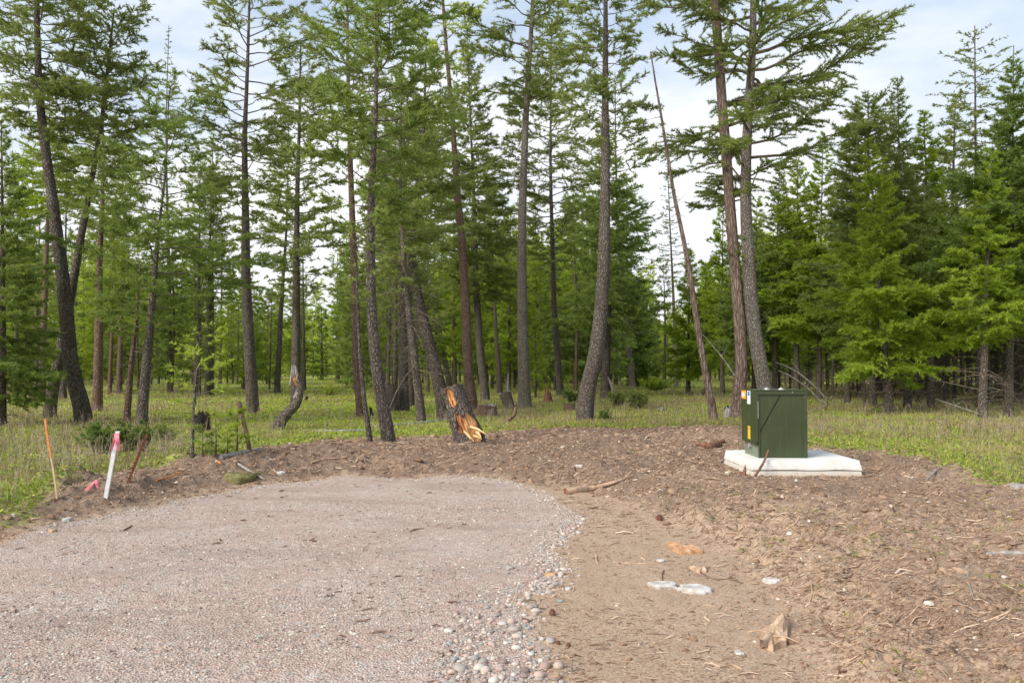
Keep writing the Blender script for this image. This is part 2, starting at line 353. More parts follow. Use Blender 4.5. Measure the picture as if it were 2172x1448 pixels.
def crown(r, pf, z0, z1, R, style, dens=1., size=1., mb=None, **ov):
    R *= 1.05; dens *= {'pine': 1.05, 'open': 1.0, 'gnarly': 1.5, 'larch': 1.1}.get(style, 1.2)
    p = dict(ST[style]); p.update(ov); mb = mb or MB()
    n = max(6, int((z1 - z0) * p['nb'] * (dens ** .3) / size ** .5))
    f = (np.arange(n) + r.random(n) * .9) / n; z = z0 + (z1 - z0) * f * .985
    az = np.cumsum(r.normal(2.4, .5, n)) + r.uniform(0, 6.28)
    pr = profile(p['prof'], f)
    # irregular outline: slow noise by height and azimuth
    ir = 1 + .42 * fbm(f * 5 + np.cos(az) * 1.2 + r.uniform(0, 50), np.sin(az) * 1.2 + r.uniform(0, 50), 2, 3)
    L = np.maximum(R * pr * r.uniform(.72, 1.15, n) * ir, .12 * size)
    el = p['lo'] + (p['hi'] - p['lo']) * f + r.normal(0, .12, n)
    cv = p['curv'] * r.uniform(.3, 1.8, n); wb = p['wob'] * r.normal(0, 1, n)
    xy = pf(z)
    S = np.stack([xy[:, 0], xy[:, 1], z], 1)
    da = np.stack([np.cos(az), np.sin(az), 0 * az], 1); dp = np.stack([-np.sin(az), np.cos(az), 0 * az], 1)
    te = np.tan(el); kw = p.get('kink', .035) * r.normal(0, 1, (4, n)); kf = r.uniform(4, 9, (2, n)); kp = r.uniform(0, 6, (2, n))
    def pos(b, t):
        o = S[b] + da[b] * (L[b] * t)[..., None] + dp[b] * (L[b] * wb[b] * t * t)[..., None]
        o = o + dp[b] * (L[b] * kw[0][b] * np.sin(kf[0][b] * t + kp[0][b]) * np.minimum(1, t * 4))[..., None]
        o[..., 2] += L[b] * (te[b] * t + cv[b] * t * t + kw[1][b] * np.sin(kf[1][b] * t + kp[1][b]) * np.minimum(1, t * 4)); return o
    ns = p['nseg']; tt = np.linspace(0, 1, ns)
    B = np.repeat(np.arange(n)[:, None], ns, 1); PP = pos(B, np.broadcast_to(tt, (n, ns)))
    PP = PP + r.normal(0, .022, PP.shape) * (L[:, None, None] * tt[None, :, None])
    rb = (.006 + .0125 * L) * p['rb'] * min(size, 1.3); rr = rb[:, None] * (1 - .82 * tt)[None]
    V, F = tubes(PP, rr, 4 if size < 1.4 else 3); mb.add(V, F, 1, .5)
    nt_ = np.ceil(L * p['tpm'] * (1 - p['fs']) * dens / size).astype(int) + 2
    b = np.repeat(np.arange(n), nt_); m = len(b)
    t = p['fs'] + (1 - p['fs']) * r.random(m) ** .9
    t = np.where(r.random(m) < .06, 1., t)
    clump = vn(t * L[b] * 2.2 / size + b * 7.7, b * 3.1, 8)
    k = r.random(m) < np.clip(p['keep'] * (.55 + .9 * clump), 0, 1); b = b[k]; t = t[k]; m = len(b)
    side = np.where(r.random(m) < .5, 1, -1); ang = az[b] + 2 * wb[b] * t + side * r.uniform(.25, 1.35, m)
    sl = te[b] + 2 * cv[b] * t
    td = nrm(np.stack([np.cos(ang), np.sin(ang), sl * .6 + r.normal(.03, .26, m)], 1))
    tl = np.clip(L[b] * p['tl'] * (1.05 - t * .8) * r.uniform(.5, 1.15, m), .09 * size, p['tmax'] * max(1, size ** .5))
    tp = pos(b, t)
    # twig wood
    wv = nrm(np.cross(td, np.array((.1, .2, 1.)))) * .0035 * size
    TV = np.stack([tp - wv, tp + wv, tp + td * tl[:, None]], 1).reshape(-1, 3); mb.add(TV, np.arange(m * 3).reshape(-1, 3), 1, .5)
    nsp = np.ceil(tl * p['spm'] * dens / size).astype(int) + 1
    j = np.repeat(np.arange(m), nsp); q = len(j)
    u = r.random(q); ps = tp[j] + td[j] * (tl[j] * u)[:, None]; ps[:, 2] -= .12 * tl[j] * u * u
    sd = nrm(td[j] * .75 + r.normal(0, .55, (q, 3)) + np.array((0, 0, .06)))
    wv = nrm(np.cross(sd, r.normal(0, 1, (q, 3)))) * (p['wd'] * size * .5 * r.uniform(.6, 1.4, q))[:, None]
    ln = p['s'] * size * r.uniform(.6, 1.3, q)
    TV = np.stack([ps - wv, ps + wv, ps + sd * ln[:, None]], 1).reshape(-1, 3)
    br = r.random(n)[b[j]]; tw = r.random(m)[j]
    rnd = np.clip(.42 * br + .33 * tw + .25 * r.random(q), 0, 1)
    mb.add(TV, np.arange(q * 3).reshape(-1, 3), 0, np.repeat(rnd, 3))
    return mb
def trunk_mesh(r, path, rad, sides=16, stubs=0, stub_z=(1, 6), rough=.07, flare=1.25, dead=0):
    """path in local metres"""
    mb = MB(); H = path[-1, 2] - path[0, 2]; n = max(12, int(H * 3.2))
    pp = interp_path(path, n); hh = pp[:, 2] - pp[0, 2]
    rr = np.interp(np.linspace(0, 1, n), np.linspace(0, 1, len(rad)), rad)
    rr = rr * (1 + (flare - 1) * np.exp(-hh / .35))
    V, F = tubes(pp[None], rr[None], sides)
    th = np.tile(np.arange(sides) / sides * 2 * np.pi, n); c = np.repeat(pp, sides, 0)
    k = 1 + rough * fbm(np.cos(th) * 2 + 30, np.sin(th) * 2 + np.repeat(hh, sides) * 1.3, 3, 6) + rough * 1.7 * np.cos(th * 5 + 1) * np.exp(-np.repeat(hh, sides) / .28)
    V = c + (V - c) * k[:, None]; mb.add(V, F, 0, .5)
    if stubs:
        z = r.uniform(stub_z[0], stub_z[1], stubs); x = np.interp(z, pp[:, 2], pp[:, 0]); y = np.interp(z, pp[:, 2], pp[:, 1]); rt = np.interp(z, pp[:, 2], rr)
        az = r.uniform(0, 6.28, stubs); L = rt + r.uniform(.12, .45, stubs) * (1 + dead * r.random(stubs) * 3)
        tt = np.linspace(0, 1, 5)
        el = r.normal(-.05 if dead else .15, .25, stubs)
        D = np.stack([np.cos(az), np.sin(az), np.tan(el)], 1)
        PP = np.stack([x, y, z], 1)[:, None] + D[:, None] * (L[:, None] * tt)[..., None]
        PP[:, :, 2] += (L[:, None] * tt ** 2) * r.normal(-.15, .25, stubs)[:, None]
        PP[:, :, :2] += np.stack([-D[:, 1], D[:, 0]], 1)[:, None] * (L[:, None] * tt ** 2 * r.normal(0, .25, stubs)[:, None])[..., None]
        rb = np.clip(.004 + .012 * L, 0, .03)
        V, F = tubes(PP, rb[:, None] * (1 - .8 * tt)[None], 4); mb.add(V, F, 1, .5)
        if dead:   # bare side twigs
            q = np.repeat(np.arange(stubs), 5); t = r.uniform(.25, .95, len(q)); st = PP[q, 0] + (PP[q, -1] - PP[q, 0]) * t[:, None]
            dd = nrm((PP[q, -1] - PP[q, 0]) * .6 / np.maximum(L[q], .1)[:, None] + r.normal(0, .6, (len(q), 3)))
            e = st + dd * (L[q] * r.uniform(.2, .5, len(q)))[:, None]; m_ = (st + e) / 2 + r.normal(0, .02, st.shape)
            V, F = tubes(np.stack([st, m_, e], 1), np.tile(np.array((.006, .004, .002)), (len(q), 1)), 3); mb.add(V, F, 1, .5)
    return mb
NEARLIST = []
def tree(name, label, bark, pts, w0, w1, crowns=(), Y=None, fol='fol_pine', stubs=0, stub_px=None, dead=0, flare=1.25, group=None, seed=0, size=1., cat='tree', sides=16):
    r = np.random.default_rng(seed * 13 + int(pts[0][0]) + 5)
    bx, by = pts[0]
    if Y is None: base = P(bx, by)
    else:
        q = at(bx, by, Y); base = np.array((q[0], Y, Tz(q[0], Y)))
    Y = base[1]
    pp = [np.array((base[0], Y, base[2] - .25)), base.copy()]
    wy = r.normal(0, .12)
    for (px, py) in pts[1:]:
        q = at(px, py, Y); q[1] = Y + wy * (q[2] - base[2]) * .15; pp.append(q)
    pp = np.array(pp) - base
    k = Y / F_PX / 2
    root = empty(name, base, label=label, cat=cat, group=group)
    sz = None
    if stubs:
        a, b = stub_px; sz = (at(bx, a, Y)[2] - base[2], at(bx, b, Y)[2] - base[2]); sz = (min(sz), max(sz))
    ts = pp.copy()
    mb = trunk_mesh(r, ts, [w0 * k, (w0 * .45 + w1 * .55) * k, w1 * k] if len(crowns) == 0 else [w0 * k, (w0 * .55 + w1 * .45) * k, w1 * k, w1 * k * .35], sides, stubs, sz or (1, 2), flare=flare, dead=dead)
    mb.obj('trunk', [M[bark], M['limb']], root, smooth=True)
    dense = interp_path(pp, 60)
    pf = lambda z: np.stack([np.interp(z, dense[:, 2], dense[:, 0]), np.interp(z, dense[:, 2], dense[:, 1])], 1)
    if crowns:
        cmb = MB()
        for c in crowns:
            yb, yt, Rp, style = c[:4]; ov = dict(c[4]) if len(c) > 4 else {}
            z0 = at(bx, yb, Y)[2] - base[2]; z1 = at(bx, yt, Y)[2] - base[2]
            auto = max(1., Y / 26.)
            crown(r, pf, z0, z1, Rp * Y / F_PX, style, size=ov.pop('size', auto), mb=cmb, **ov)
        cmb.obj('crown', [M[fol], M['limb']], root)
    return root

D2 = dict(dens=1.0)
TREES = [
 # name, label, bark, path px, w0, w1, crowns, kwargs
 ('pine_tree', 'tall pine with dark scaly trunk bowed over the pink-ribboned stake side of the meadow', 'bark_dark', [(177, 897), (152, 780), (140, 640), (116, 440), (98, 300), (88, 200), (85, 100), (83, -60), (82, -220)], 34, 14, [(300, -220, 165, 'pine', dict(dens=1.15)), ], dict(stubs=14, stub_px=(600, 300))),
 ('pine_tree', 'pine whose dark trunk leans across and crosses behind the bowed scaly trunk', 'bark_dark', [(105, 888), (135, 720), (165, 560), (190, 430), (215, 300), (235, 150), (250, 25)], 25, 9, [(420, 22, 128, 'pine', dict(dens=1.2))], dict(stubs=10, stub_px=(600, 430))),
 ('pine_tree', 'straight reddish trunk with flared roots standing alone behind the juniper bushes', 'bark_red', [(206, 873), (211, 720), (214, 560), (222, 430), (225, 230)], 21, 9, [(560, 215, 85, 'pine')], {}),
 ('pine_tree', 'thin pinkish-grey trunk standing deep behind the bowed scaly trunk', 'bark_red', [(88, 850), (92, 700), (97, 560), (101, 440), (103, 240)], 15, 7, [(450, 225, 105, 'fir', dict(dens=.9))], dict(fol='fol_fir', flare=1.5)),
 ('pine_tree', 'slender young tree with peeling reddish trunk and dead drooping lower twigs', 'bark_red', [(268, 903), (274, 830), (283, 740), (290, 680), (296, 600), (300, 560)], 15, 7, [(730, 545, 55, 'open', dict(dens=1.1))], dict(stubs=20, stub_px=(840, 700), dead=.6, fol='fol_dark')),
 ('pine_tree', 'leafy tree with wide low dark green crown over the juniper bushes, trunk banded grey', 'bark_grey', [(300, 905), (312, 740), (322, 620), (331, 500), (344, 380), (352, 190)], 24, 5, [(715, 180, 172, 'pine', dict(dens=1.15, nb=7.5))], dict(fol='fol_blue', stubs=10, stub_px=(820, 700))),
 ('larch_tree', 'thin spire-topped sparse conifer rising against blue sky at the upper left gap', 'bark_grey', [(360, 832), (357, 640), (352, 480), (346, 300), (349, 45)], 11, 3, [(420, 45, 42, 'larch', dict(dens=.8, size=1.3))], dict(fol='fol_dark')),
 ('fir_tree', 'cone-crowned dark fir whose tip stands just beside the tall straight pole-like pine', 'bark_dark', [(440, 838), (442, 640), (446, 450), (450, 285)], 14, 4, [(640, 280, 82, 'fir', dict(dens=.8))], dict(fol='fol_blue')),
 ('pine_tree', 'tall pole-straight pine with open branching crown, trunk clear from meadow to mid height', 'bark_grey', [(535, 875), (529, 740), (523, 600), (522, 450), (521, 300), (527, 150), (532, -20), (534, -130)], 27, 8, [(470, -130, 140, 'open', dict(dens=1.25, nb=6.5))], dict(stubs=10, stub_px=(760, 400))),
 ('pine_tree', 'dark straight pine directly behind the curved broken snag', 'bark_dark', [(627, 855), (627, 700), (627, 560), (628, 400), (631, 260), (633, 80)], 21, 8, [(630, 75, 104, 'open', dict(dens=1.4, nb=7.5))], dict(stubs=26, stub_px=(780, 560), dead=.3)),
 ('pine_tree', 'slim dark trunk between the pole-straight pine and the snag', 'bark_dark', [(588, 834), (593, 720), (600, 600), (607, 500), (612, 330)], 13, 5, [(560, 320, 60, 'pine')], dict(stubs=12, stub_px=(760, 600), dead=.4)),
 ('pine_tree', 'narrow red-barked trunk standing just behind the thin trunk at the dirt bank edge', 'bark_red', [(766, 884), (757, 770), (753, 640), (748, 500), (742, 330), (737, 150), (735, -90)], 21, 9, [(340, -90, 115, 'pine', dict(dens=.9)), (690, 350, 70, 'open', dict(dens=.9))], dict(fol='fol_pine', stubs=16, stub_px=(780, 620), dead=.5)),
 ('pine_tree', 'thin trunk rising from the dirt bank edge beside a thicker curving trunk', 'bark_dark', [(784, 936), (774, 860), (766, 780), (760, 690), (757, 600), (756, 500)], 12, 5, [(640, 480, 55, 'open', dict(dens=1.2))], {}),
 ('pine_tree', 'big pine curving up from the dirt bank with the densest green crown over the middle', 'bark_grey', [(823, 936), (806, 830), (793, 720), (787, 600), (787, 480), (790, 370), (797, 240), (800, 100), (803, -60), (805, -200)], 28, 9, [(490, -200, 178, 'pine', dict(dens=1.35, nb=8.5)), (640, 480, 70, 'open', dict(dens=.9))], dict(fol='fol_blue', flare=1.3)),
 ('pine_tree', 'grey trunk in the middle cluster, bowing toward the dark leaning trunk', 'bark_grey', [(893, 896), (884, 800), (872, 700), (861, 600), (854, 500), (850, 400), (852, 190)], 20, 7, [(600, 180, 95, 'pine', dict(dens=1.1))], dict(stubs=44, stub_px=(800, 560), dead=1.3)),
 ('pine_tree', 'thick dark trunk leaning strongly over the gouged stump', 'bark_dark', [(943, 892), (926, 790), (906, 710), (886, 620), (876, 550), (882, 450), (896, 330), (905, 120)], 31, 9, [(520, 100, 110, 'pine', dict(dens=1.2))], dict(stubs=18, stub_px=(780, 560), dead=.8)),
 ('pine_tree', 'tall thin trunk with streaks of shed bark, leaning slightly, behind the gouged stump', 'bark_red', [(1001, 869), (993, 780), (988, 650), (979, 500), (968, 380), (962, 280), (955, 190), (947, 100), (940, 0), (934, -160)], 23, 9, [(150, -160, 85, 'open', dict(dens=1.1, nb=6))], dict(fol='fol_larch', stubs=16, stub_px=(600, 200))),
 ('fir_tree', 'dense green conical fir behind the thin bark-streaked trunk', 'bark_dark', [(1029, 850), (1018, 740), (1012, 640), (1004, 400), (990, 55)], 19, 5, [(640, 50, 108, 'fir', dict(dens=1.0))], dict(fol='fol_pine')),
 ('pine_tree', 'broad shadowed trunk in the middle cluster beside a grey broken stub', 'bark_dark', [(856, 872), (855, 760), (852, 600), (852, 420), (856, 260)], 23, 8, [(560, 250, 80, 'pine')], dict(stubs=30, stub_px=(780, 580), dead=1.)),
 ('pine_tree', 'thin grey trunk leaning behind the thick dark leaning trunk', 'bark_pale', [(953, 822), (938, 740), (922, 640), (907, 560), (893, 440), (885, 300)], 13, 5, [(540, 290, 65, 'pine')], {}),
 ('pine_tree', 'tall pale-topped pine with a bushy tuft wrapped round its trunk high up', 'bark_pale', [(1113, 865), (1110, 750), (1107, 600), (1108, 450), (1112, 330), (1118, 200), (1126, 80), (1130, 0), (1134, -200)], 26, 11, [(230, -200, 145, 'open', dict(dens=1.3, nb=6.5)), (250, 175, 55, 'pine', dict(dens=1.6, nb=10)), (380, 360, 70, 'open', dict(nb=5))], dict(stubs=14, stub_px=(800, 300), flare=1.5)),
 ('pine_tree', 'slim grey-brown trunk rising behind the red rotten stump', 'bark_grey', [(1188, 839), (1181, 740), (1175, 640), (1172, 520), (1169, 430), (1168, 220), (1170, 40)], 15, 5, [(575, 36, 98, 'pine', dict(dens=.95))], {}),
 ('pine_tree', 'large grey pine with swept curved base at the edge of the dirt', 'bark_grey', [(1240, 893), (1246, 830), (1262, 760), (1273, 680), (1279, 600), (1283, 480), (1285, 350), (1285, 200), (1286, 0), (1287, -220)], 36, 13, [(150, -220, 120, 'open', dict(dens=1.3, nb=6.5)), (330, 60, 118, 'open', dict(dens=1.3, nb=6.5))], dict(flare=1.15)),
 ('fir_tree', 'dark full-crowned fir standing just behind the swept-base pine', 'bark_dark', [(1284, 846), (1288, 700), (1290, 560), (1290, 290)], 21, 6, [(700, 275, 128, 'fir', dict(dens=1.0, hi=.4))], dict(fol='fol_blue', stubs=20, stub_px=(780, 680), dead=.5)),
 ('pine_tree', 'slightly tilted slim trunk at the edge of the sky gap, near the swept-base pine', 'bark_grey', [(1341, 822), (1331, 720), (1321, 620), (1313, 500), (1308, 380), (1305, 150)], 14, 4, [(640, 145, 84, 'open', dict(dens=1.1, nb=6))], dict(fol='fol_dark')),
 ('dead_tree', 'thin leaning dead trunk with almost no branches, standing in the sky gap', 'snag', [(1513, 892), (1498, 800), (1481, 700), (1466, 600), (1450, 510), (1431, 420), (1411, 300), (1398, 220), (1386, 150), (1380, 110)], 17, 3, [], dict(stubs=26, stub_px=(600, 120), cat='dead tree')),
 ('dead_tree', 'tall bare red-barked trunk with weathered peeling top, directly behind the green utility box', 'snag', [(1564, 888), (1573, 790), (1570, 680), (1560, 560), (1550, 420), (1540, 280), (1529, 120), (1521, -20), (1515, -220)], 27, 17, [], dict(stubs=9, stub_px=(600, 0), cat='dead tree', flare=1.6)),
 ('pine_tree', 'big grey pine with long crooked branches against the sky, trunk leaning behind the utility box', 'bark_pale', [(1632, 885), (1618, 800), (1601, 700), (1589, 560), (1583, 420), (1588, 250), (1598, 100), (1601, -20), (1603, -330)], 33, 15, [(430, -330, 225, 'gnarly', dict(dens=1.35)), (560, 505, 42, 'open', dict(dens=1.3, nb=9))], dict(fol='fol_pine', stubs=14, stub_px=(700, 400))),
 ('fir_tree', 'dense fir by the orange-topped stake, its boughs sweeping down to the grass', 'bark_dark', [(2, 905), (2, 700), (0, 500), (-6, 250)], 20, 6, [(850, 240, 118, 'fir', dict(dens=1.25, lo=-.3))], dict(fol='fol_blue', stubs=14, stub_px=(890, 820), dead=1)),
 # the wood beside the utility box
 ('fir_tree', 'full bright green fir with drooping boughs, foremost of the dark wood behind the box', 'bark_grey', [(1886, 878), (1870, 700), (1850, 420), (1838, 300)], 20, 5, [(790, 290, 150, 'fir', dict(dens=1.35, lo=-.28, nb=11))], dict(fol='fol_fir', stubs=20, stub_px=(860, 760), dead=1)),
 ('fir_tree', 'tall fir with dark pointed tip highest in the middle of the wood', 'bark_dark', [(1925, 868), (1912, 500), (1903, 165)], 16, 4, [(620, 162, 92, 'fir', dict(dens=1.1))], dict(fol='fol_pine')),
 ('fir_tree', 'round-topped olive fir beside the dark pointed fir tip in the wood', 'bark_grey', [(1852, 862), (1846, 500), (1848, 200)], 15, 6, [(600, 196, 85, 'fir', dict(dens=1.2, prof='round'))], dict(fol='fol_pine')),
 ('larch_tree', 'airy larch with ragged spreading top above the firs of the wood', 'bark_grey', [(2078, 866), (2068, 500), (2060, 60)], 15, 5, [(420, 62, 98, 'larch', dict(dens=1.5, prof='round', nb=7))], dict(fol='fol_pine')),
 ('fir_tree', 'towering dark green fir at the outer edge of the wood, bare spike at its tip', 'bark_grey', [(2140, 884), (2146, 600), (2152, 95)], 19, 4, [(660, 118, 172, 'fir', dict(dens=1.4, nb=12))], dict(fol='fol_dark', stubs=24, stub_px=(870, 700), dead=1.2)),
 ('fir_tree', 'yellow-green fir filling the space between the larch and the foremost fir of the wood', 'bark_grey', [(1975, 864), (1972, 600), (1962, 235)], 14, 5, [(720, 230, 130, 'fir', dict(dens=1.35))], dict(fol='fol_fir', stubs=16, stub_px=(850, 720), dead=1)),
 ('fir_tree', 'fir with sparse grey-green spire beside the foremost bright fir, over the box', 'bark_dark', [(1798, 856), (1797, 600), (1795, 300)], 13, 4, [(700, 280, 92, 'fir', dict(dens=1.0))], dict(fol='fol_blue')),
 ('fir_tree', 'fir with shaggy low boughs just inside the frame edge of the wood', 'bark_grey', [(2085, 888), (2088, 700), (2096, 330)], 19, 5, [(735, 320, 120, 'fir', dict(dens=1.3, lo=-.25, nb=11))], dict(fol='fol_fir', stubs=22, stub_px=(870, 760), dead=1.2)),
 ('fir_tree', 'slender fir directly above the utility box with a thin pointed leader', 'bark_grey', [(1738, 850), (1738, 600), (1742, 285)], 12, 3, [(700, 284, 80, 'fir', dict(dens=1.15))], dict(fol='fol_fir')),
 ('fir_tree', 'bushy fir between the crooked-branched pine and the slender fir over the box', 'bark_grey', [(1690, 848), (1690, 600), (1690, 345)], 13, 4, [(720, 325, 98, 'fir', dict(dens=1.25))], dict(fol='fol_fir')),
 ('fir_tree', 'deep green fir right behind the crooked-branched pine', 'bark_dark', [(1643, 846), (1645, 600), (1650, 372)], 12, 4, [(710, 350, 92, 'fir', dict(dens=1.2))], dict(fol='fol_blue')),
 ('fir_tree', 'fir seen between the bare red-barked trunk and the crooked-branched pine', 'bark_dark', [(1600, 842), (1603, 600), (1606, 430)], 12, 3, [(770, 420, 70, 'fir', dict(dens=1.2))], dict(fol='fol_fir')),
 ('fir_tree', 'thin-topped fir just beside the bare red-barked trunk on its open side', 'bark_dark', [(1532, 845), (1532, 600), (1534, 425)], 11, 3, [(760, 422, 62, 'fir', dict(dens=1.1))], dict(fol='fol_fir')),
 ('fir_tree', 'low spreading fir in the sky gap behind the thin leaning dead trunk', 'bark_dark', [(1460, 836), (1460, 700), (1463, 540)], 10, 3, [(800, 532, 66, 'fir', dict(dens=1.2))], dict(fol='fol_fir')),
 ('pine_tree', 'open pale green conifer at the foot of the sky gap', 'bark_grey', [(1409, 825), (1411, 700), (1408, 560)], 9, 3, [(780, 555, 46, 'open', dict(dens=1.2, nb=8, prof='cone'))], dict(fol='fol_pine')),
 ('larch_tree', 'feathery thin larch crossing behind the leaning dead trunk high in the sky gap', 'bark_grey', [(1434, 822), (1428, 640), (1420, 480), (1414, 345)], 10, 3, [(610, 342, 52, 'larch', dict(dens=1.1, size=1.3))], dict(fol='fol_dark')),
 ('fir_tree', 'dark fir whose foot shades the grass between the tilted slim trunk and the sky gap', 'bark_dark', [(1352, 820), (1350, 700), (1352, 610)], 10, 3, [(815, 600, 62, 'fir', dict(dens=1.2))], dict(fol='fol_dark')),
]
for i, tr in enumerate(TREES):
    name, label, bark, pts, w0, w1, crowns, kw = tr
    tree(name, label, bark, pts, w0, w1, crowns, seed=i, **kw)

# mid-field trees: px, base y, top y, crown bottom y, crown radius px, width, top shift, kind, foliage, bark, label
MID = [
 (32, 846, 330, 640, 70, 13, 5, 'fir', 'fol_blue', 'bark_dark', 'fir standing behind the dense meadow-edge fir'),
 (133, 846, 300, 700, 60, 15, 10, 'open', 'fol_pine', 'bark_dark', 'shadowed trunk seen through the crossing of the two leaning pines'),
 (252, 836, 330, 640, 70, 13, 8, 'pine', 'fol_fir', 'bark_red', 'plain reddish trunk between the flared-root trunk and the peeling slender tree'),
 (236, 815, 470, 700, 42, 8, 0, 'fir', 'fol_fir', 'bark_grey', 'small far fir over the meadow between two reddish trunks'),
 (383, 822, 500, 740, 42, 9, 2, 'fir', 'fol_fir', 'bark_dark', 'small fir behind the lopsided grey sapling'),
 (418, 841, 330, 600, 60, 15, 8, 'pine', 'fol_blue', 'bark_dark', 'dark trunk rising behind the crown of the grey sapling'),
 (447, 837, 360, 620, 50, 14, 6, 'open', 'fol_pine', 'bark_grey', 'grey trunk next beside the dark one behind the grey sapling'),
 (467, 815, 500, 700, 40, 8, 2, 'open', 'fol_pine', 'bark_red', 'thin pinkish trunk far behind the leaning weathered post'),
 (519, 825, 470, 660, 40, 9, -3, 'fir', 'fol_fir', 'bark_dark', 'dark slim trunk half hidden by the pole-straight pine'),
 (645, 828, 480, 650, 34, 9, -4, 'open', 'fol_pine', 'bark_dark', 'slim trunk peeking out beside the dark pine behind the snag'),
 (683, 806, 655, 800, 27, 7, 0, 'fir', 'fol_dark', 'bark_dark', 'small dark cone-shaped fir across the bright meadow'),
 (716, 812, 540, 700, 40, 10, 0, 'open', 'fol_fir', 'bark_dark', 'slim trunk across the meadow before the red-barked trunk'),
 (735, 814, 480, 690, 46, 8, 0, 'fir', 'fol_fir', 'bark_dark', 'far fir next to the narrow red-barked trunk'),
 (812, 822, 350, 690, 60, 9, 0, 'pine', 'fol_fir', 'bark_dark', 'dark leaning sapling trunk behind the densest crowned pine'),
 (838, 838, 330, 650, 60, 12, 2, 'pine', 'fol_pine', 'bark_dark', 'dark trunk between the dense crowned pine and the middle cluster'),
 (871, 862, 240, 600, 70, 16, -4, 'pine', 'fol_pine', 'bark_dark', 'shadowy trunk deep in the middle cluster under bare curved twigs'),
 (965, 818, 430, 700, 50, 9, -3, 'fir', 'fol_fir', 'bark_dark', 'slim trunk behind the top of the gouged stump'),
 (1060, 836, 430, 590, 55, 13, -20, 'pine', 'fol_pine', 'bark_dark', 'bent dark trunk between the conical fir and the tufted pine'),
 (1046, 815, 380, 640, 55, 9, -4, 'fir', 'fol_blue', 'bark_dark', 'fir with thin stem beyond the low cut stump'),
 (1078, 822, 600, 800, 46, 8, 0, 'fir', 'fol_fir', 'bark_dark', 'short bushy fir beside the foot of the tufted pine'),
 (1141, 812, 420, 660, 48, 10, -6, 'open', 'fol_fir', 'bark_dark', 'dark trunk just past the tufted pine'),
 (1136, 845, 690, 830, 34, 5, 0, 'fir', 'fol_fir', 'bark_dark', 'young light green fir on a thin stem next to the tufted pine'),
 (1158, 815, 600, 805, 34, 7, 0, 'fir', 'fol_dark', 'bark_dark', 'small very dark fir beyond the red rotten stump'),
 (1213, 814, 420, 640, 52, 9, -2, 'pine', 'fol_fir', 'bark_dark', 'thin dark trunk between the slim grey-brown trunk and the swept-base pine'),
 (1222, 818, 640, 810, 45, 8, 0, 'fir', 'fol_fir', 'bark_dark', 'low fir filling the space before the swept-base pine'),
 (1306, 816, 500, 700, 50, 9, 0, 'fir', 'fol_dark', 'bark_dark', 'fir beyond the full-crowned dark fir'),
 (1498, 838, 560, 780, 50, 10, 0, 'fir', 'fol_fir', 'bark_dark', 'low green fir standing right behind the foot of the leaning dead trunk'),
 (1560, 846, 500, 780, 55, 10, 0, 'fir', 'fol_blue', 'bark_dark', 'dark green fir masked by the bare red-barked trunk'),
]
for i, (px, by, ty, cb, Rp, wd, sh, stl, fol, bark, lab) in enumerate(MID):
    tree('fir_tree' if stl == 'fir' else 'pine_tree', lab, bark, [(px, by), (px + sh * .4, (by * 2 + ty) / 3), (px + sh, ty)], wd, 3, [(cb, ty - 3, Rp, stl, dict(dens=.9))],
         fol=fol, seed=200 + i, sides=10, stubs=12, stub_px=(by - 30, cb), dead=.5)

# shared variants for the rest of the wood and the far tree line
def variant(seed, H, z0, R_, style, fol, bark, size, rad, dens=1., dead=0, stubs=0):
    r = np.random.default_rng(seed)
    path = np.array([(0, 0, -.4), (0, 0, 0), (r.normal(0, .1), r.normal(0, .1), H * .4), (r.normal(0, .2), r.normal(0, .2), H)])
    tm = trunk_mesh(r, path, [rad, rad * .7, rad * .12], 8, stubs, (.5, max(z0 + 1.5, 2)), dead=dead).mesh('trunk', [M[bark], M['limb']], True)
    d = interp_path(path, 30); pf = lambda z: np.stack([np.interp(z, d[:, 2], d[:, 0]), np.interp(z, d[:, 2], d[:, 1])], 1)
    cm = crown(r, pf, z0, H + .1, R_, style, dens, size).mesh('crown', [M[fol], M['limb']])
    return tm, cm
def place_var(v, name, x, y, label, group, scale=1., rz=0., tilt=0.):
    root = empty(name, (x, y, Tz(x, y)), label=label, cat='tree', group=group)
    root.rotation_euler = (tilt, tilt * .6, rz); root.scale = (scale,) * 3
    for nm, me in (('trunk', v[0]), ('crown', v[1])):
        o = bpy.data.objects.new(nm, me); sc.collection.objects.link(o); o.parent = root
rm = np.random.default_rng(31)
MIDV = [variant(500 + q, h, z0, R_, stl, fol, bk, 1.9, rad, 1.0, .8, 16) for q, (h, z0, R_, stl, fol, bk, rad) in enumerate(
    ((12, 2.2, 1.7, 'fir', 'fol_fir', 'bark_dark', .11), (13, 4.0, 1.9, 'pine', 'fol_pine', 'bark_grey', .14), (10, 1.2, 1.7, 'fir', 'fol_fir', 'bark_dark', .09), (14, 5.5, 1.8, 'pine', 'fol_fir', 'bark_red', .15), (9, .8, 1.6, 'fir', 'fol_blue', 'bark_dark', .09)))]
MN = ['mid-meadow green fir', 'mid-meadow pine', 'mid-meadow low-boughed fir', 'mid-meadow reddish pine', 'mid-meadow dusky fir']
LM = [(60, 'the meadow-edge fir'), (190, 'the bowed scaly trunk'), (300, 'the low-crowned leafy tree'), (440, 'the grey sapling'), (530, 'the pole-straight pine'), (625, 'the curved snag'),
      (780, 'the densest pine'), (900, 'the middle cluster'), (1000, 'the bark-streaked trunk'), (1112, 'the tufted pine'), (1240, 'the swept-base pine'), (1341, 'the tilted slim trunk'), (1510, 'the leaning dead trunk'), (1700, 'the utility box')]
